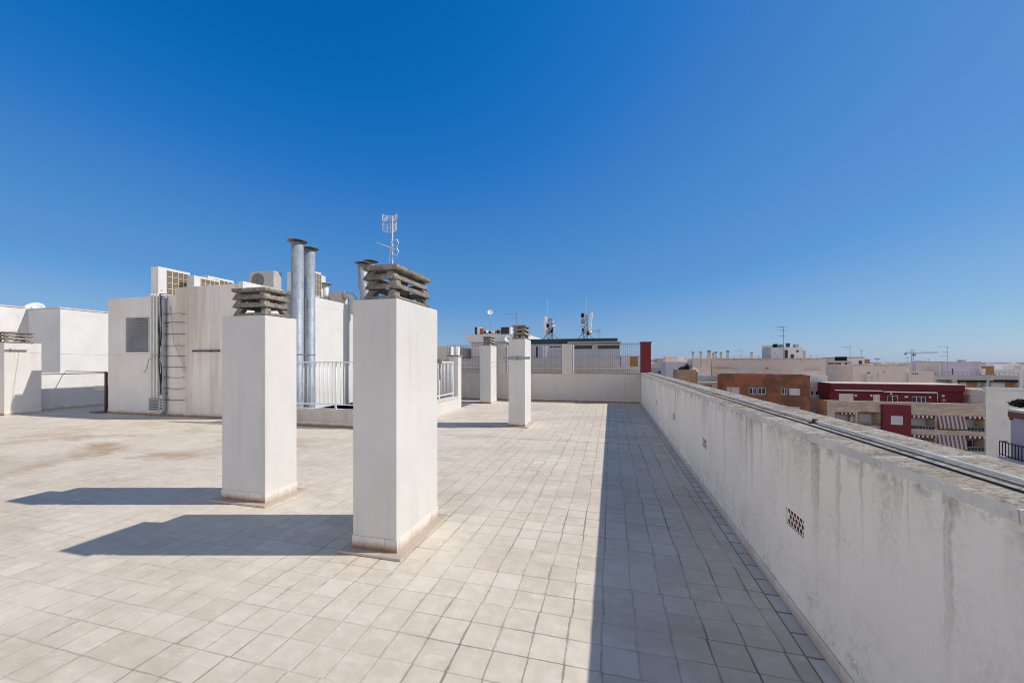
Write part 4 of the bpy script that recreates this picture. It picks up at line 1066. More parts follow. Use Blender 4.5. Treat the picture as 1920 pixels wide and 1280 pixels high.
# cream wing to its right with glass balconies
fw = Fac(1519, 51.2, 19)
cw_, *_ = block('apartment_house', 'narrow cream house with glass balconies squeezed right of the rust-brown front', 'apartment house', fw, 1520, 1553, 716, 8, 'farcream',
   [((1520.5, 1526, 732, 741), 'glass', dict(mull=0)), ((1529, 1541, 732.5, 741), 'dark'), ((1523, 1542, 763, 775), 'shutter', dict(mull=0))], lip=0)
rail(cw_, 'balcony', fw, (1520, 1551, 703.5, 717), -.5, 'frame', 2, 'paleglass')
rail(cw_, 'balcony', fw, (1520, 1551, 740.5, 752.5), -.6, 'frame', 2, 'paleglass')
rail(cw_, 'balcony', fw, (1520, 1551, 775, 786), -.6, 'frame', 2, 'paleglass')
pbox(cw_, 'balcony_slab', fw, (1520, 1549, 752.6, 756), -.65, -.001, 'farcream'); pbox(cw_, 'awning_box', fw, (1521, 1546, 757.5, 760.5), -.3, -.001, 'burgundyd')
# long beige house behind
fg = Fac(1335, 63, 17)
lb, x0, x1, zlb = block('apartment_house', 'long beige house with a row of shuttered top-floor windows behind the rust-brown front', 'apartment house', fg, 1335, 1548, 672.5, 14, 'beige',
   [((1354, 1383, 692, 706), 'shutter'), ((1391, 1405, 691, 703), 'shutter', dict(mull=0)), ((1422, 1429.5, 692, 700), 'shutter', dict(mull=0)), ((1448, 1464, 691, 701), 'bluegrey', dict(mull=0)),
    ((1487, 1502, 694, 706), 'shutter', dict(mull=0)), ((1512, 1536, 694, 708), 'shutter', dict(mull=0))], uv=1440)
pbox(lb, 'canopy', fg, (1339, 1371, 687.5, 688.7), -.35, -.001, 'fargrey'); pbox(lb, 'canopy', fg, (1510, 1538, 692.3, 693.5), -.3, -.001, 'fargrey')
for k in range(12):                      # damp spots: rain spouts under the roof edge
    u = 1362 + k * 15.5; pbox(lb, 'spout', fg, (u, u + 1.6, 672.6, 675.2), -.12, -.001, 'fargrey')
pbox(lb, 'wall_lamp', fg, (1377.5, 1379.5, 690, 692), -.2, -.001, 'cream'); pbox(lb, 'wall_lamp', fg, (1437.5, 1440, 688, 691.5), -.2, -.001, 'farterra')
pbox(lb, 'roof_edge', fg, (1335, 1548, 671.2, 672.5), -.08, .3, 'fargrey')
fgl = Fac(1298, 60, 17)
lw_, *_ = block('apartment_house', 'beige stair wing at the left end of the long beige house', 'apartment house', fgl, 1299, 1333, 672.5, 6, 'beige', [((1313.5, 1315, 674, 688), 'dark', dict(mull=0))], lip=.3)
rail(lw_, 'balcony', fgl, (1306, 1345, 703.5, 716), -3.5, 'frame', 2, 'paleglass'); pbox(lw_, 'balcony_slab', fgl, (1308, 1347, 716, 721), -3.6, -.001, 'farcream')
def far_chimney(label, fac, u, w, vb, vt, y, mat='beige'):
    a, b, c, d = fac.rect(u - w / 2, u + w / 2, vb, vt, y); P = Vector(fac.loc) + Vector((math.cos(fac.rz), math.sin(fac.rz), 0)) * a + Vector((-math.sin(fac.rz), math.cos(fac.rz), 0)) * y
    c, d = d, c
    c = min(c, d) ; 
    zb, zt = fac.z(u, vb, y), fac.z(u, vt, y)
    t = thing('chimney', label, 'chimney', (P.x, P.y, zb), fac.rz, 'chimneys on the beige house'); w_ = b - a
    g = MB(); g.box(0, w_, 0, w_, 0, (zt - zb) * .78); part('body', g, M[mat], t)
    g = MB(); q = .06; h = zt - zb
    g.box(-q, w_ + q, -q, w_ + q, h * .93, h); g.box(w_ * .15, w_ * .85, w_ * .15, w_ * .85, h * .78, h * .93); g.box(-q * .5, w_ + q * .5, -q * .5, w_ + q * .5, h * .84, h * .87)
    part('cap', g, M['greymetal'], t)
labs = ['slender beige chimney at the left corner of the beige stair wing', 'beige chimney on the stair wing, second from its left corner', 'thick beige chimney standing between stair wing and long beige house',
        'low dark-capped chimney just right of the thick beige one', 'narrow beige chimney near the left end of the long beige roof', 'short pinkish chimney on the long beige roof left of the taller pale one', 'tall pale chimney on the left third of the long beige roof', 'single small chimney in the middle of the long beige roof']
for lab, (u, w, vt, y) in zip(labs, ((1299.5, 3.5, 659.5, .6), (1314, 3.5, 658.5, 1.5), (1330, 6, 656.5, 1), (1337.5, 3.4, 661.5, 2), (1342.5, 3.6, 659, 1.2), (1352, 3.6, 660, 1.5), (1365, 4.6, 656.8, 1), (1409.8, 3.8, 660, 1.5))):
    far_chimney(lab, fg if u > 1334 else fgl, u, w, 673.5, vt, y)
# thin roof railing of the long beige house
g_ = thing('roof_railing', 'thin metal railing along the long beige roof', 'railing', (fg.loc[0], fg.loc[1], 0), fg.rz)
g = MB(); a, b, c, d = fg.rect(1376, 1545, 672.5, 666, 2.5); zt_ = fg.z(1460, 666.2, 2.5); zb_ = fg.z(1460, 672.5, 2.5)
g.box(a, b, 2.48, 2.52, zt_ - .03, zt_)
part('top_rail', g, M['greymetal'], g_)
for i in range(15):
    x = a + (b - a) * i / 14; g = MB(); g.box(x - .02, x + .02, 2.48, 2.52, zb_ - .6, zt_ - .031); part('post', g, M['greymetal'], g_)
# penthouse
fp = Fac(1440, 68, 17)
ph_, x0, x1, zt = block('lift_house', 'white lift house with a tall aerial on the long beige roof', 'roof house', fp, 1446, 1471, 651, 5, 'bluegrey', [((1452, 1455, 661, 664), 'dark', dict(mull=0))], zb=-2, lip=0)
pbox(ph_, 'wing', fp, (1471.5, 1506, 651, 672), .6, 6, 'farwhite'); pbox(ph_, 'side_wall', fp, (1439.5, 1445, 654, 672), .8, 4, 'fargrey')
pbox(ph_, 'door', fp, (1472, 1477, 656, 672), .45, .599, 'dark'); pbox(ph_, 'window', fp, (1493.5, 1497.5, 656.5, 660), .52, .599, 'dark'); pbox(ph_, 'window', fp, (1483, 1488.5, 664, 671), .52, .599, 'dark')
pbox(ph_, 'parapet', fp, (1442, 1470, 646.5, 651), .5, 4.5, 'farwhite'); pbox(ph_, 'tank', fp, (1452, 1458, 644.5, 650.5), -.3, .45, 'leaf'); pbox(ph_, 'tank', fp, (1463, 1470, 645, 650.5), .0, .45, 'greymetal')
pbox(ph_, 'tank', fp, (1477, 1481, 643, 650.5), 1, 2, 'dark'); pbox(ph_, 'tank', fp, (1491, 1498, 645, 650.9), 1, 2, 'fargrey')
pbox(ph_, 'annex', fp, (1506.2, 1510.5, 657, 672), 1, 3, 'fargrey')
def on(fac, u, y):
    x = fac.x(u, y); return Vector(fac.loc) + Vector((math.cos(fac.rz), math.sin(fac.rz), 0)) * x + Vector((-math.sin(fac.rz), math.cos(fac.rz), 0)) * y
def put_aerial(label, fac, u, y, vb, vt, seed, scale=1.6, el=3):
    p = on(fac, u, y); zb, zt = fac.z(u, vb, y), fac.z(u, vt, y); aerial(label, (p.x, p.y, zb), zt - zb, seed, scale, el)
put_aerial('tall aerial mast in front of the white lift house on the beige roof', fp, 1469, -.4, 672, 612.5, 2, 1.7, 3)
put_aerial('thin aerial left of the lift house on the long beige roof', fg, 1391, 3, 673, 656, 11, 1.0, 2)
# pinkish-brown brick house and clutter at its left
fk = Fac(1269, 45, 19)
bk, x0, x1, zbk = block('apartment_house', 'low pale brown brick house just beyond the right parapet', 'house', fk, 1269, 1306, 693, 6, 'brick', lip=.25)
pbox(bk, 'edge_post', fk, (1306.2, 1308, 697, 730), -.02, 3, 'farterra')
rr = random.Random(8)
for i, (u, v0, v1, mt, lab, cat, nm) in enumerate(((1283, 686.5, 695, 'dark', 'dark covered heap on the roof of the pale brown brick house', 'tarpaulin', 'covered_heap'), (1298, 689, 696, 'fargrey', 'grey covered heap right of the dark one on the pale brown brick roof', 'tarpaulin', 'covered_heap'))):
    p = on(fk, u, 2.0); g = MB(); zc = fk.z(u, v1, 2); hh = fk.z(u, v0, 2) - zc
    vs = []; n = 12
    for k in range(5):
        rr_ = (1.0, .95, .75, .4, .01)[k]
        for q in range(n):
            a = 2 * math.pi * q / n; s = rr.uniform(.8, 1.15); vs.append((math.cos(a) * .75 * rr_ * s, math.sin(a) * .5 * rr_ * s, hh * (0, .4, .75, .95, 1)[k]))
    g.add(vs, [(k * n + q, k * n + (q + 1) % n, (k + 1) * n + (q + 1) % n, (k + 1) * n + q) for k in range(4) for q in range(n)])
    o = part(nm, g, M[mt]); o.location = (p.x, p.y, zc); tag(o, lab, cat)
def shrub(label, p, w, h, seed, n=420, pot=True):
    rr = random.Random(seed); t = thing('potted_shrub', label, 'plant', p)
    g = MB()
    for i in range(n):
        a = rr.uniform(0, 6.28); b = rr.uniform(-1, 1); q = rr.random() ** .45; k = .75 + .25 * math.sin(3 * a + seed)
        c = Vector((math.cos(a) * math.sqrt(1 - b * b) * w * q * k, math.sin(a) * math.sqrt(1 - b * b) * w * q * k, h * .5 + b * h * .5 * q))
        d1 = Vector((rr.uniform(-1, 1), rr.uniform(-1, 1), rr.uniform(-.5, 1))).normalized() * .10; d2 = d1.orthogonal().normalized() * .045
        g.add([c - d1, c + d2, c + d1, c - d2], [(0, 1, 2, 3)])
    part('foliage', g, M['leaf'], t)
    g = MB(); g.tube([(0, 0, 0), (0, 0, h * .5)], [.03, .015], 5); part('stem', g, M['rung'], t)
    if pot:
        g = MB(); g.lathe([(0, 0), (.18, 0), (.24, .3), (.2, .3), (.18, .26), (0, .26)], 0, 0, 14); part('pot', g, M['terracotta'], t)
p = on(fk, 1289, 1.2); shrub('small dark shrub between the covered heaps on the brick house', (p.x, p.y, zbk - .25), .55, 1.0, 3, 260)
fl = Fac(1248, 62, 17)
block('apartment_house', 'plain lilac-white house side left of the beige stair wing', 'apartment house', fl, 1248, 1300, 679, 10, 'bluegrey', lip=.3)
fl2 = Fac(1226, 75, 17)
block('apartment_house', 'grey roofed house beside the dark red pillar', 'house', fl2, 1222, 1250, 688, 10, 'fargrey', [((1233, 1240, 695, 700), 'dark', dict(mull=0))], lip=.3)

# burgundy house ------------------------------------------------------
fr = Fac(1556, 46, 17)
rh, rx0, rx1, rz_ = block('apartment_house', 'sandstone apartment house with burgundy attic and striped balcony awnings', 'apartment house', fr, 1551, 1847, 752, 16, 'stone',
   openings=(((1566, 1604, 772.5, 797), 1.4), ((1608, 1650.5, 772, 797.5), 1.4), ((1705.5, 1753, 778, 804), 1.4), ((1757.5, 1846, 780, 807), 1.4), ((1566, 1604, 812, 838), 1.4), ((1608, 1650, 813, 840), 1.4), ((1705.5, 1753, 815, 841), 1.4), ((1757.5, 1846, 816.5, 844), 1.4)), lip=1.2, roofmat='stone', uv=1600)
ra = 2.0
def P(name, px, y0, y1, mat, bevel=0): return pbox(rh, name, fr, px, y0, y1, mat, bevel)
a, b, c, d = fr.rect(1556, 1806, 720, 760, ra)
at = MB(); z0 = rz_ - 1.2
wl = [(1573, 1601, 738, 755), (1637, 1651, 739.5, 757), (1664, 1684.5, 741, 758), (1710, 1737, 743, 760)]
zt = fr.z(1680, 720.5, ra)
hol = []
for w in wl: r_ = fr.rect(*w, ra); hol.append((r_[0], r_[1], max(r_[2], z0), r_[3], .12))
at.holed(a, b, z0, zt, hol, y=ra)
at.quad((a, ra, z0), (a, ra + 3.2, z0), (a, ra + 3.2, zt), (a, ra, zt)); at.quad((b, ra, z0), (b, ra + 3.2, z0), (b, ra + 3.2, zt), (b, ra, zt)); at.quad((a, ra, zt), (b, ra, zt), (b, ra + 3.2, zt), (a, ra + 3.2, zt), 1); at.quad((a, ra + 3.2, z0), (b, ra + 3.2, z0), (b, ra + 3.2, zt), (a, ra + 3.2, zt))
part('attic_wall', at, [M['burgundyd'], M['farcream']], rh)
g = MB(); zm = fr.z(1680, 731.5, ra); g.box(a, b, ra - .25, ra - .001, zm, zt + .02); part('attic_fascia', g, M['burgundyd'], rh)
g = MB(); g.box(a, b + .1, ra - .3, ra + 3.3, zt + .021, zt + .10); part('attic_coping', g, M['farcream'], rh)
for w, kd, kw in zip(wl, ('shutter', 'bluegrey', 'glass', 'glass'), (dict(mull=6), dict(mull=1), dict(mull=1), dict(mull=2))): window(rh, fr, w, kd, y0=ra, **kw)
P('awning_box', (1566, 1655, 731.0, 732.8), ra - .55, ra - .26, 'frame'); P('awning_box', (1658, 1757, 734.0, 736.0), ra - .55, ra - .26, 'frame')
P('awning_arm', (1757.5, 1758.7, 736, 752), ra - .30, ra - .26, 'acgrey')
for u, v in ((1605, 741), (1634, 741.5), (1671.5, 738), (1744.5, 744.5)): P('wall_lamp', (u - 1.8, u + 1.8, v - 1.6, v + 1.6), ra - .14, ra - .001, 'whitemetal', .03)
P('wall_lamp', (1697, 1702.5, 742.5, 745), ra - .12, ra - .001, 'whitemetal'); P('wall_lamp', (1767, 1771, 740.5, 743.5), ra - .12, ra - .001, 'whitemetal')
g = MB(); a_, b_, c_, d_ = fr.rect(1763, 1774, 746, 753, ra - .5); g.lathe([(.05, d_), (.12, d_ - .1), ((b_ - a_) / 2, d_ - .32), ((b_ - a_) / 2 - .02, d_ - .34), (0, d_ - .15)], (a_ + b_) / 2, ra - .5, 16); g.tube([((a_ + b_) / 2, ra - .5, z0), ((a_ + b_) / 2, ra - .5, d_ - .1)], .03, 6); part('patio_heater', g, M['greymetal'], rh)
# burgundy stair tower face
a, b, c, d = fr.rect(1651, 1704, 758, 840)
wr = fr.rect(1670.5, 1694, 779.5, 796, -.4); wr2 = fr.rect(1671, 1694, 815, 832, -.4)
g = MB(); g.holed(a, b, STREET, d, [(*wr, .12), (*wr2, .12)], y=-.4)
g.quad((a, -.4, STREET), (a, -.002, STREET), (a, -.002, d), (a, -.4, d)); g.quad((b, -.4, STREET), (b, -.002, STREET), (b, -.002, d), (b, -.4, d)); g.quad((a, -.4, d), (b, -.4, d), (b, -.002, d), (a, -.002, d))
part('stair_face', g, M['burgundy'], rh)
window(rh, fr, (1670.5, 1694, 779.5, 796), 'shutter', y0=-.4, mull=0, fr=.12); window(rh, fr, (1671, 1694, 815, 832), 'shutter', y0=-.4, mull=0, fr=.12)
g = MB(); g.box(fr.x(1551), fr.x(1847), -.05, .2, rz_ + .001, rz_ + .05); part('coping', g, M['farcream'], rh)
# inside the balconies
for px, kd in (((1568, 1590, 778, 797), 'shutter'), ((1612, 1634, 777, 797), 'shutter'), ((1708, 1736, 784, 804), 'shutter'), ((1813, 1838, 786, 807), 'shutter'), ((1708, 1736, 820, 841), 'glass'), ((1813, 1836, 824, 844), 'glass')):
    window(rh, fr, px, kd, y0=1.27, mull=1 if kd == 'glass' else 0)
for px, n in (((1609, 1650, 790.5, 797.5), 8), ((1706, 1752.5, 797, 804), 8), ((1758, 1845.5, 799, 807), 14), ((1567, 1603.5, 791, 797), 8), ((1706, 1752.5, 834, 841), 8), ((1758, 1845.5, 836, 844), 14)):
    rail(rh, 'balcony_rail', fr, px, -.06, 'greymetal', n)
for px in ((1812, 1845, 800, 807), (1812, 1845, 837, 844), (1708, 1751, 798.5, 804)):
    a, b, c, d = fr.rect(*px, -.02); g = MB(); g.box(a, b, -.03, -.015, c, d); part('glass_panel', g, M['glass'], rh)
def awning(px, out, label=None):
    a, b, c, d = fr.rect(*px); g = MB(); L = b - a
    g.prism([(-.02, d - c), (-.05, d - c + .02), (-out - .03, .22), (-out, .20)], 0, L)
    g.prism([(-out - .03, .22), (-out, .22), (-out, .0), (-out - .03, .0)], 0, L)
    part('awning', g, M['stripe'], rh, (a, 0, c))
awning((1758, 1808, 779.5, 803), .32); awning((1758, 1808, 816, 840), .32)
def valance(px):
    a, b, c, d = fr.rect(*px); n = max(8, int((b - a) / .18)); g = MB(); w = (b - a) / n; h = d - c
    for i in range(n):
        x = i * w; g.add([(x, -.12, h), (x + w, -.12, h), (x + w, -.12, h * .35), (x + w * .75, -.12, h * .1), (x + w * .5, -.12, 0), (x + w * .25, -.12, h * .1), (x, -.12, h * .35)], [(0, 1, 2, 3, 4, 5, 6)], i % 2)
    o = part('awning_valance', g, [M['burgundyd'], M['shutter']], rh, (a, 0, c)); m = o.modifiers.new('thick', 'SOLIDIFY'); m.thickness = .02
for px in ((1573, 1602, 773, 776.5), (1707, 1751, 778.3, 783.5), (1811, 1846, 780.3, 785), (1707, 1752, 815.5, 820), (1811, 1846, 817, 822)): valance(px)
g = MB(); a, b, c, d = fr.rect(1595, 1600, 776, 796, .6); g.tube([((a + b) / 2, .6, c), ((a + b) / 2, .6, d)], .03, 6); g.lathe([(.25, c + (d - c) * .3), (.16, c + (d - c) * .7), (.03, d)], (a + b) / 2, .6, 10); part('folded_parasol', g, M['acwhite'], rh)
# terrace and its rail right of the attic
P('terrace_rail_wall', (1808, 1846, 757.5, 760.5), ra - .4, ra - .2, 'terracotta')
rail(rh, 'terrace_rail', fr, (1807, 1843, 741, 752), ra, 'black', 6)
P('terrace_wall', (1807, 1848, 728, 742), ra + 5, ra + 5.3, 'beige')

# cream gable wall to the right, the bright house
fc = Fac(1848, fr.zc0 - fr.x(1848) * fr.st, 17)
gb, x0, x1, zgb = block('apartment_house', 'tall windowless cream side wall with a white roof edge, right of the striped awnings', 'apartment house', fc, 1848, 1990, 731.5, 4.5, 'gable', lip=.3)
pbox(gb, 'roof_edge', fc, (1848, 1990, 727, 732), -.12, .3, 'farwhite')
pbox(gb, 'vent', fc, (1917.5, 1919.5, 725, 727), -.16, -.121, 'farterra')
# near house at the right edge
fh = Fac(1890, 27, 113)
nh, x0, x1, znh = block('apartment_house', 'lilac-grey house with terracotta eave and black balcony railing at the right edge', 'apartment house', fh, 1895, 2080, 782, 7, 'lilac', lip=0, uv=1896)
def nb_(name, px, y0, y1, mat):          # heights read at the left end, so that level edges run to their own vanishing point
    a, b = fh.x(px[0]), fh.x(px[1]); c, d = fh.z(1896, px[3]), fh.z(1896, px[2]); g = MB(); g.box(a, b, y0, y1, c, d); return part(name, g, M[mat], nh)
nb_('eave', (1894, 2080, 771, 781.8), -.12, 7.1, 'terracotta'); nb_('eave_top', (1894, 2080, 766.5, 770.9), -.1, 7, 'farwhite')
nb_('bracket', (1896, 1899, 782, 787), -.1, -.001, 'terracotta')
nb_('balcony_slab', (1889, 2080, 856, 880), -.45, -.001, 'lilac'); nb_('balcony_edge', (1890, 2080, 855.9, 859), -.52, -.451, 'bluegrey')
a, b = fh.x(1890), fh.x(2080); c, d = fh.z(1896, 855.8), fh.z(1896, 828)
g = MB(); g.box(a, b, -.46, -.40, d - .06, d); g.box(a, b, -.445, -.415, c + .08, c + .12); g.box(a, a + .04, -.4, -.001, d - .06, d)
for i in range(26):
    x = a + .02 + (b - a - .04) * i / 25; g.box(x - .018, x + .018, -.448, -.412, c, d - .06)
for i in range(1, 3): g.box(a, a + .03, -.4 + i * .13 - .015, -.4 + i * .13 + .015, c, d - .06)
part('balcony_railing', g, M['black'], nh)
p = on(fh, 1926, 1.3); shrub('dark leafy shrub on the terracotta roof edge at the right border', (p.x, p.y, fh.z(1896, 765.5)), 1.0, .62, 5, 1200, False)

# middle distance -----------------------------------------------------
f8 = Fac(1548, 82, 14)
mm, *_ = block('apartment_house', 'grey-beige house with a loggia strip between the beige house and burgundy attic', 'apartment house', f8, 1548, 1592, 676, 12, 'fargrey', [((1551, 1578, 679, 687.5), 'wicker', dict(mull=1)), ((1584, 1589, 679, 687.5), 'dark', dict(mull=0))], lip=.3)
pbox(mm, 'canopy', f8, (1548, 1590, 692, 697), -.6, -.001, 'brick'); pbox(mm, 'terrace_wall', f8, (1560, 1592, 699, 712), -1.2, -.6, 'farwhite'); pbox(mm, 'pier', f8, (1553, 1560, 695, 720), -1.25, -.61, 'farcream')
pbox(mm, 'roof_clutter', f8, (1575, 1588, 668.5, 676), 1, 3, 'leaf')
f9 = Fac(1590, 88, 14)
m2, *_ = block('apartment_house', 'pale house with two aerials on its roof, behind the plain beige block', 'apartment house', f9, 1590, 1621, 670, 10, 'farwhite', [((1610, 1617, 675.5, 683), 'dark', dict(mull=0))], lip=0)
pbox(m2, 'roof_slab', f9, (1587, 1621, 669, 670.2), -.4, 10.2, 'fargrey'); pbox(m2, 'annex', f9, (1621.3, 1631, 673, 682), 1, 5, 'farterra')
pbox(m2, 'side_shaft', f9, (1591.5, 1596.5, 677, 711), -3, -.01, 'fargrey')
put_aerial('aerial with a box halfway up, left one on the pale house', f9, 1594, 1, 669, 650, 21, 1.6, 2)
put_aerial('plain aerial, right one on the pale house', f9, 1615, 1, 669, 655, 22, 1.4, 2)
f10 = Fac(1597, 66, 12)
m3, *_ = block('apartment_house', 'plain beige block with small vents just above the burgundy attic', 'apartment house', f10, 1599, 1704, 684.5, 12, 'cream', [((1626, 1632, 697, 700.5), 'dark', dict(mull=0)), ((1656, 1658.5, 696, 699), 'dark', dict(mull=0)), ((1644, 1648, 699, 713), 'bluegrey', dict(mull=0))], lip=.3, uv=1650)
pbox(m3, 'side_pier', f10, (1626, 1632, 701, 722), -.6, -.001, 'farcream'); pbox(m3, 'roof_edge', f10, (1599, 1704, 684, 685), -.1, -.001, 'farterra')
f11 = Fac(1704, 64, 12)
m4, *_ = block('apartment_house', 'small cream annex with a dark slot right of the plain beige block', 'house', f11, 1704, 1751, 697, 9, 'farcream', [((1709, 1723, 698.3, 702.3), 'dark', dict(mull=3))], lip=.3, uv=1725)
f12 = Fac(1752, 74, 12)
m5, *_ = block('apartment_house', 'terraced house with beige balcony bands and dark loggias below the lilac roof room', 'apartment house', f12, 1752, 1912, 704, 12, 'fargrey',
    openings=(((1756, 1786, 711.5, 718), 1.2), ((1796, 1850, 713, 726), 1.2), ((1855, 1910, 713.5, 727), 1.2)), lip=.4, uv=1830)
for px in ((1800, 1812, 716, 724), (1832, 1850, 716, 726), (1858, 1884, 715, 726)): pbox(m5, 'shutter', f12, px, 1.0, 1.19, 'shutter')
for px in ((1812, 1832, 716, 724), (1885, 1904, 718, 727)): pbox(m5, 'door', f12, px, 1.0, 1.19, 'farterra')
pbox(m5, 'column', f12, (1849, 1853.5, 707, 727), -.05, .6, 'fargrey')
for px in ((1797, 1850, 712.5, 716), (1866, 1909, 712, 716)): pbox(m5, 'scalloped_awning', f12, px, -.25, -.001, 'leaf')
rail(m5, 'roof_rail', f12, (1754, 1910, 697.5, 704), .3, 'greymetal', 18)
f13 = Fac(1762, 80, 12)
m6, *_ = block('roof_room', 'wide lilac roof room with a narrow dark door', 'roof house', f13, 1768, 1840, 677.5, 8, 'lilac', [((1784.5, 1788, 690, 703), 'dark', dict(mull=0))], zb=-4, lip=0, uv=1800)
pbox(m6, 'pier', f13, (1840.5, 1848, 691, 704), -.5, .5, 'white'); pbox(m6, 'roof_clutter', f13, (1803, 1811, 674.5, 677.4), 2, 3, 'fargrey')
pbox(m6, 'side_wall', f13, (1760, 1767.5, 679, 704), .3, 6, 'farcream')
put_aerial('tall thin aerial before the lilac roof room', f13, 1776, -1, 704, 649.5, 31, 1.6, 3)
for i, (u0, u1, vt, zc, mt, lab) in enumerate(((1728, 1739, 685, 95, 'farterra', 'orange-brown house front left of the white stair shaft'), (1752, 1761, 685, 97, 'farterra', 'narrow orange-brown front between white shaft and lilac roof room'), (1739.5, 1751, 680, 92, 'farwhite', 'white stair shaft between two orange-brown fronts'), (1838, 1864, 686, 110, 'farterra', 'orange-brown rounded roof right of the lilac roof room'))):
    ff = Fac(u0, zc, 12); block('apartment_house', lab, 'house', ff, u0, u1, vt, 8, mt, lip=.2)

# far town -------------------------------------------------------------
rt = random.Random(12)
kinds = [('farwhite', 'white'), ('farcream', 'cream'), ('beige', 'beige'), ('white', 'bright white'), ('fargrey', 'grey'), ('farterra', 'orange-brown')]
wmesh = None; protos = {}
def far_house(u, d, w, dp, z, mk, dist):
    global wmesh
    mat, cname = mk
    x, y = upt(u, d); t = thing('town_house', 'small %s flat-roofed house %s' % (cname, dist), 'house', (x, y, STREET), A - R(rt.uniform(8, 22)), 'houses of the distant town, ' + cname + ' ' + dist)
    h = z - STREET; g = MB(); g.box(-w / 2, w / 2, 0, dp, 0, h)
    part('wall', g, M[mat], t)
    g = MB(); k = .25; zz = h + .001
    for a, b, c, e in ((-w / 2, w / 2, 0, k), (-w / 2, w / 2, dp - k, dp), (-w / 2, -w / 2 + k, k, dp - k), (w / 2 - k, w / 2, k, dp - k)): g.box(a, b, c, e, zz, zz + .7)
    q = rt.uniform(.15, .6) * w - w / 2; g.box(q, q + w * .22, dp * .4, dp * .7, zz, zz + rt.uniform(1.5, 2.8))
    part('roof_parapet', g, M[mat], t)
    n = max(2, int(w / 4))
    for i in range(n):
        xw = -w / 2 + (i + .5) * w / n
        for fl in (0, 1):
            if rt.random() < .25: continue
            if wmesh is None:
                b = MB(); b.box(-.6, .6, -.05, -.002, -.7, .7); wmesh = b.mesh('window', M['dark'])
            o = bpy.data.objects.new('window', wmesh); COL.objects.link(o); o.parent = t; o.location = (xw, 0, h - 1.6 - 3 * fl)
    return t
def zone(n, u0, u1, d0, d1, v0, v1, dist, wk=(8, 20)):
    for i in range(n):
        d = d0 + (d1 - d0) * (i + rt.random()) / n; u = rt.uniform(u0, u1); v = rt.uniform(v0, v1)
        far_house(u, d, rt.uniform(*wk), rt.uniform(8, 14), H + (CY - v) / F * d - .7, kinds[min(5, int(abs(rt.gauss(0, 1.9))))], dist)
zone(16, 1222, 1345, 110, 230, 677, 686, 'beyond the dark red pillar')
zone(22, 1222, 1350, 240, 520, 671, 679, 'on the rise beyond the dark red pillar', (9, 24))
zone(18, 1548, 1760, 110, 260, 684, 690, 'behind the burgundy attic')
zone(24, 1560, 1960, 260, 600, 682, 687, 'in the middle of the town', (9, 22))
zone(16, 1840, 1990, 120, 260, 688, 698, 'right of the lilac roof room')
zone(16, 2000, 3600, 70, 260, 700, 712, 'out to the right')
zone(30, 1560, 1980, 650, 1200, 681, 683.5, 'near the sea', (14, 34))
# low things near the sea horizon: tower crane
px_, py_ = upt(1711, 300); zc_ = H + (CY - 663) / F * 300
cr = thing('tower_crane', 'slender tower crane above the roofs near the sea', 'crane', (px_, py_, STREET), A - R(4))
hc = zc_ - STREET
def truss(g, a, b, w, n, r=.08):
    a, b = Vector(a), Vector(b); d = (b - a); e1 = d.orthogonal().normalized() * w; e2 = d.cross(e1).normalized() * w
    cs = [e1 + e2, e1 - e2, -e1 - e2, -e1 + e2]
    for c in cs: g.tube([a + c, b + c], r, 4)
    for i in range(n):
        p, q = a + d * i / n, a + d * (i + 1) / n
        for k in range(4): g.tube([p + cs[k], q + cs[(k + 1) % 4]], r * .7, 4)
g = MB(); truss(g, (0, 0, 0), (0, 0, hc), .6, 22); part('tower', g, M['greymetal'], cr)
g = MB(); truss(g, (0, 0, hc), (0, 0, hc + 3.4), .4, 3); part('apex', g, M['greymetal'], cr)
g = MB(); truss(g, (0, 0, hc + .6), (18.5, 0, hc + .9), .3, 18, .06); g.tube([(0, 0, hc + 3.4), (11, 0, hc + 1.2)], .06, 4); part('jib', g, M['greymetal'], cr)
g = MB(); truss(g, (0, 0, hc + .6), (-5.4, 0, hc + .6), .3, 6, .06); g.tube([(0, 0, hc + 3.4), (-5, 0, hc + 1.0)], .06, 4); g.box(-5.6, -4.6, -.5, .5, hc - .8, hc + .5); part('counter_jib', g, M['greymetal'], cr)
g = MB(); g.box(.5, 1.9, -.7, .7, hc - 1.6, hc - .1); part('cab', g, M['greymetal'], cr)
def small_crane(label, u, v, d, rz):
    p = upt(u, d); h = H + (CY - v) / F * d - STREET; t = thing('tower_crane', label, 'crane', (*p, STREET), rz)
    g = MB(); truss(g, (0, 0, 0), (0, 0, h), .5, 16); part('tower', g, M['greymetal'], t)
    g = MB(); truss(g, (-3, 0, h), (3.4, 0, h), .35, 8, .1); part('jib', g, M['greymetal'], t)
small_crane('short far crane left of the slender tower crane', 1645, 672.5, 420, A)
for i, (lab, u, vb, vt, d) in enumerate((('far aerial on a roof left of the tower crane', 1702, 686, 668, 140), ('far aerial on a roof right of the tower crane', 1741, 688, 672, 140))):
    x, y = upt(u, d); zb = H + (CY - vb) / F * d; aerial(lab, (x, y, zb), (vb - vt) / F * d, 40 + i, 1.8, 2)

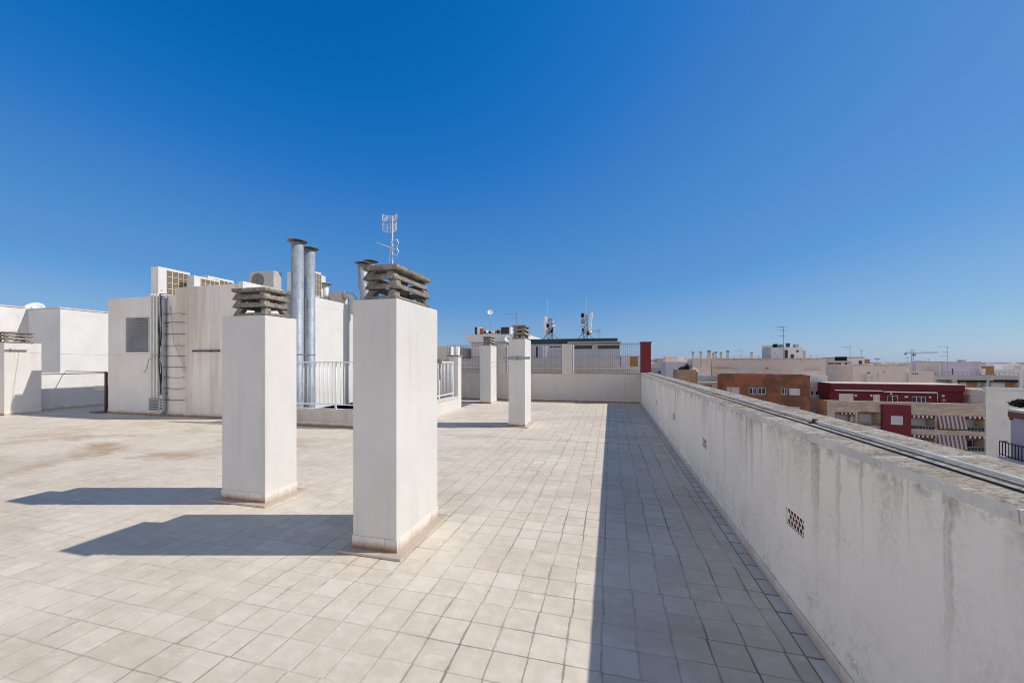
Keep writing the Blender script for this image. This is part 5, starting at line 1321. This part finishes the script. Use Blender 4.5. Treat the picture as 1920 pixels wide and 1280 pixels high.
# ground, sea ------------------------------------------------------------
def ngr(name, col, scale):
    n = NT(name); p = n.pos(); a = n.noise(p, scale, 6)
    return n.done(n.mix(n.ramp(a, .35, .65), tuple(x * .6 for x in col), col), .9)
g = MB(); S = 1600
g.quad((-S, -S, STREET), (S, -S, STREET), (S, S, STREET), (-S, S, STREET)); tag(part('ground', g, ngr('street_ground', (.16, .145, .13), .03)), kind='structure')
def seamat():
    n = NT('sea_water'); p = n.pos(); a = n.noise(p, .004, 5)
    return n.done(n.mix(a, (.018, .09, .17), (.03, .12, .21)), .45)
g = MB(); S = 60000
g.quad((-S, -S, STREET - 1), (S, -S, STREET - 1), (S, S, STREET - 1), (-S, S, STREET - 1)); tag(part('sea', g, seamat()), kind='structure')

# ================================================================== LIGHT AND CAMERA
EL = 43.1; AZ = math.degrees(A)                        # sun to the right, slightly beyond the roof's cross axis
sd = Vector((math.cos(R(AZ)) * math.cos(R(EL)), math.sin(R(AZ)) * math.cos(R(EL)), math.sin(R(EL))))
L = bpy.data.lights.new('sun', 'SUN'); L.energy = 4.0; L.angle = R(.5); L.color = (1, .935, .845)
lo = bpy.data.objects.new('sun', L); COL.objects.link(lo); lo.rotation_euler = sd.to_track_quat('Z', 'Y').to_euler()
w = bpy.data.worlds.new('World'); sc.world = w; w.use_nodes = True; nt = w.node_tree
sky = nt.nodes.new('ShaderNodeTexSky'); sky.sky_type = 'NISHITA'; sky.sun_disc = False
sky.sun_elevation = R(EL); sky.sun_rotation = R(90 - AZ); sky.altitude = 30; sky.air_density = 1.0; sky.dust_density = .35; sky.ozone_density = 2.6
bg = nt.nodes['Background']; bg.inputs[1].default_value = .11
# camera-film response of the clear southern sky: deeper blue overhead, pale blue (not yellow) at the horizon
def vm(op, a, b):
    nd = nt.nodes.new('ShaderNodeVectorMath'); nd.operation = op; nt.links.new(a, nd.inputs[0]); nd.inputs[1].default_value = b; return nd.outputs[0]
K = .11
cv = nt.nodes.new('ShaderNodeRGBCurve'); mp = cv.mapping; mp.use_clip = False; mp.extend = 'EXTRAPOLATED'
CURV = (((0, 0), (.085, .001), (.10, .004), (.125, .018), (.15, .045), (.237, .095), (.30, .11), (.39, .18), (.87, .39), (1.0, .48)),
        ((0, 0), (.144, .112), (.18, .15), (.31, .25), (.445, .305), (.64, .41), (.93, .545), (1.0, .60)),
        ((0, 0), (.32, .48), (.39, .55), (.60, .625), (.73, .68), (.90, .72), (1.0, .76)))
for ch, pts in zip(mp.curves, CURV):
    while len(ch.points) < len(pts): ch.points.new(.5, .5)
    for q, (a, b) in zip(ch.points, pts): q.location = (a, b); q.handle_type = 'VECTOR'
mp.update()
nt.links.new(vm('MULTIPLY', sky.outputs[0], (K, K, K)), cv.inputs['Color'])
deep = vm('MULTIPLY', cv.outputs[0], (1 / K, 1 / K, 1 / K))
def wn(typ, **at):
    nd = nt.nodes.new(typ)
    for k, v in at.items(): setattr(nd, k, v)
    return nd
def mr(v, a, b):
    nd = wn('ShaderNodeMapRange', interpolation_type='SMOOTHSTEP'); nt.links.new(v, nd.inputs[0]); nd.inputs[1].default_value = a; nd.inputs[2].default_value = b; return nd.outputs[0]
def mul(a, b):
    nd = wn('ShaderNodeMath', operation='MULTIPLY')
    for i, v in enumerate((a, b)):
        if isinstance(v, float): nd.inputs[i].default_value = v
        else: nt.links.new(v, nd.inputs[i])
    return nd.outputs[0]
def mixc(f, a, b):
    nd = wn('ShaderNodeMix', data_type='RGBA'); nt.links.new(f, nd.inputs[0])
    for i, v in ((6, a), (7, b)):
        if isinstance(v, tuple): nd.inputs[i].default_value = v
        else: nt.links.new(v, nd.inputs[i])
    return nd.outputs[2]
tc = wn('ShaderNodeTexCoord'); sx = wn('ShaderNodeSeparateXYZ'); nt.links.new(tc.outputs['Generated'], sx.inputs[0])
paler = vm('MULTIPLY', sky.outputs[0], (.55, .46, .38))
deep = mixc(mr(sx.outputs[2], .72, .92), deep, paler)                # the top of the sky dome, less saturated
# unseen cloud band added behind and left of the viewer to lift shaded walls
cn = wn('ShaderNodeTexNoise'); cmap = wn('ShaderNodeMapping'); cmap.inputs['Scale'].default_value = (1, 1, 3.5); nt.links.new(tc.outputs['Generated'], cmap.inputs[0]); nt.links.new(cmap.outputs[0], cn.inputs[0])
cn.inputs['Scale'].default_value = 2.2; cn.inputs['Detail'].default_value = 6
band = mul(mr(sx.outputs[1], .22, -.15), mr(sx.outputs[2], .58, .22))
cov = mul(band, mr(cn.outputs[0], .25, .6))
FILL = 1.0 / K
nt.links.new(mixc(cov, deep, (FILL * 1.7, FILL * 1.58, FILL * 1.43, 1)), bg.inputs[0])
cam = bpy.data.cameras.new('camera'); co = bpy.data.objects.new('camera', cam); COL.objects.link(co); sc.camera = co
cam.sensor_width = 36; cam.lens = F / 1920 * 36; cam.shift_y = (CY - 640) / 1920; cam.clip_start = .05; cam.clip_end = 100000
co.location = (0, 0, H); co.rotation_euler = (R(90), 0, A)
sc.view_settings.view_transform = 'Standard'; sc.view_settings.look = 'None'; sc.view_settings.gamma = 1; sc.view_settings.exposure = 0
sc.cycles.max_bounces = 8; sc.cycles.filter_width = 1.0
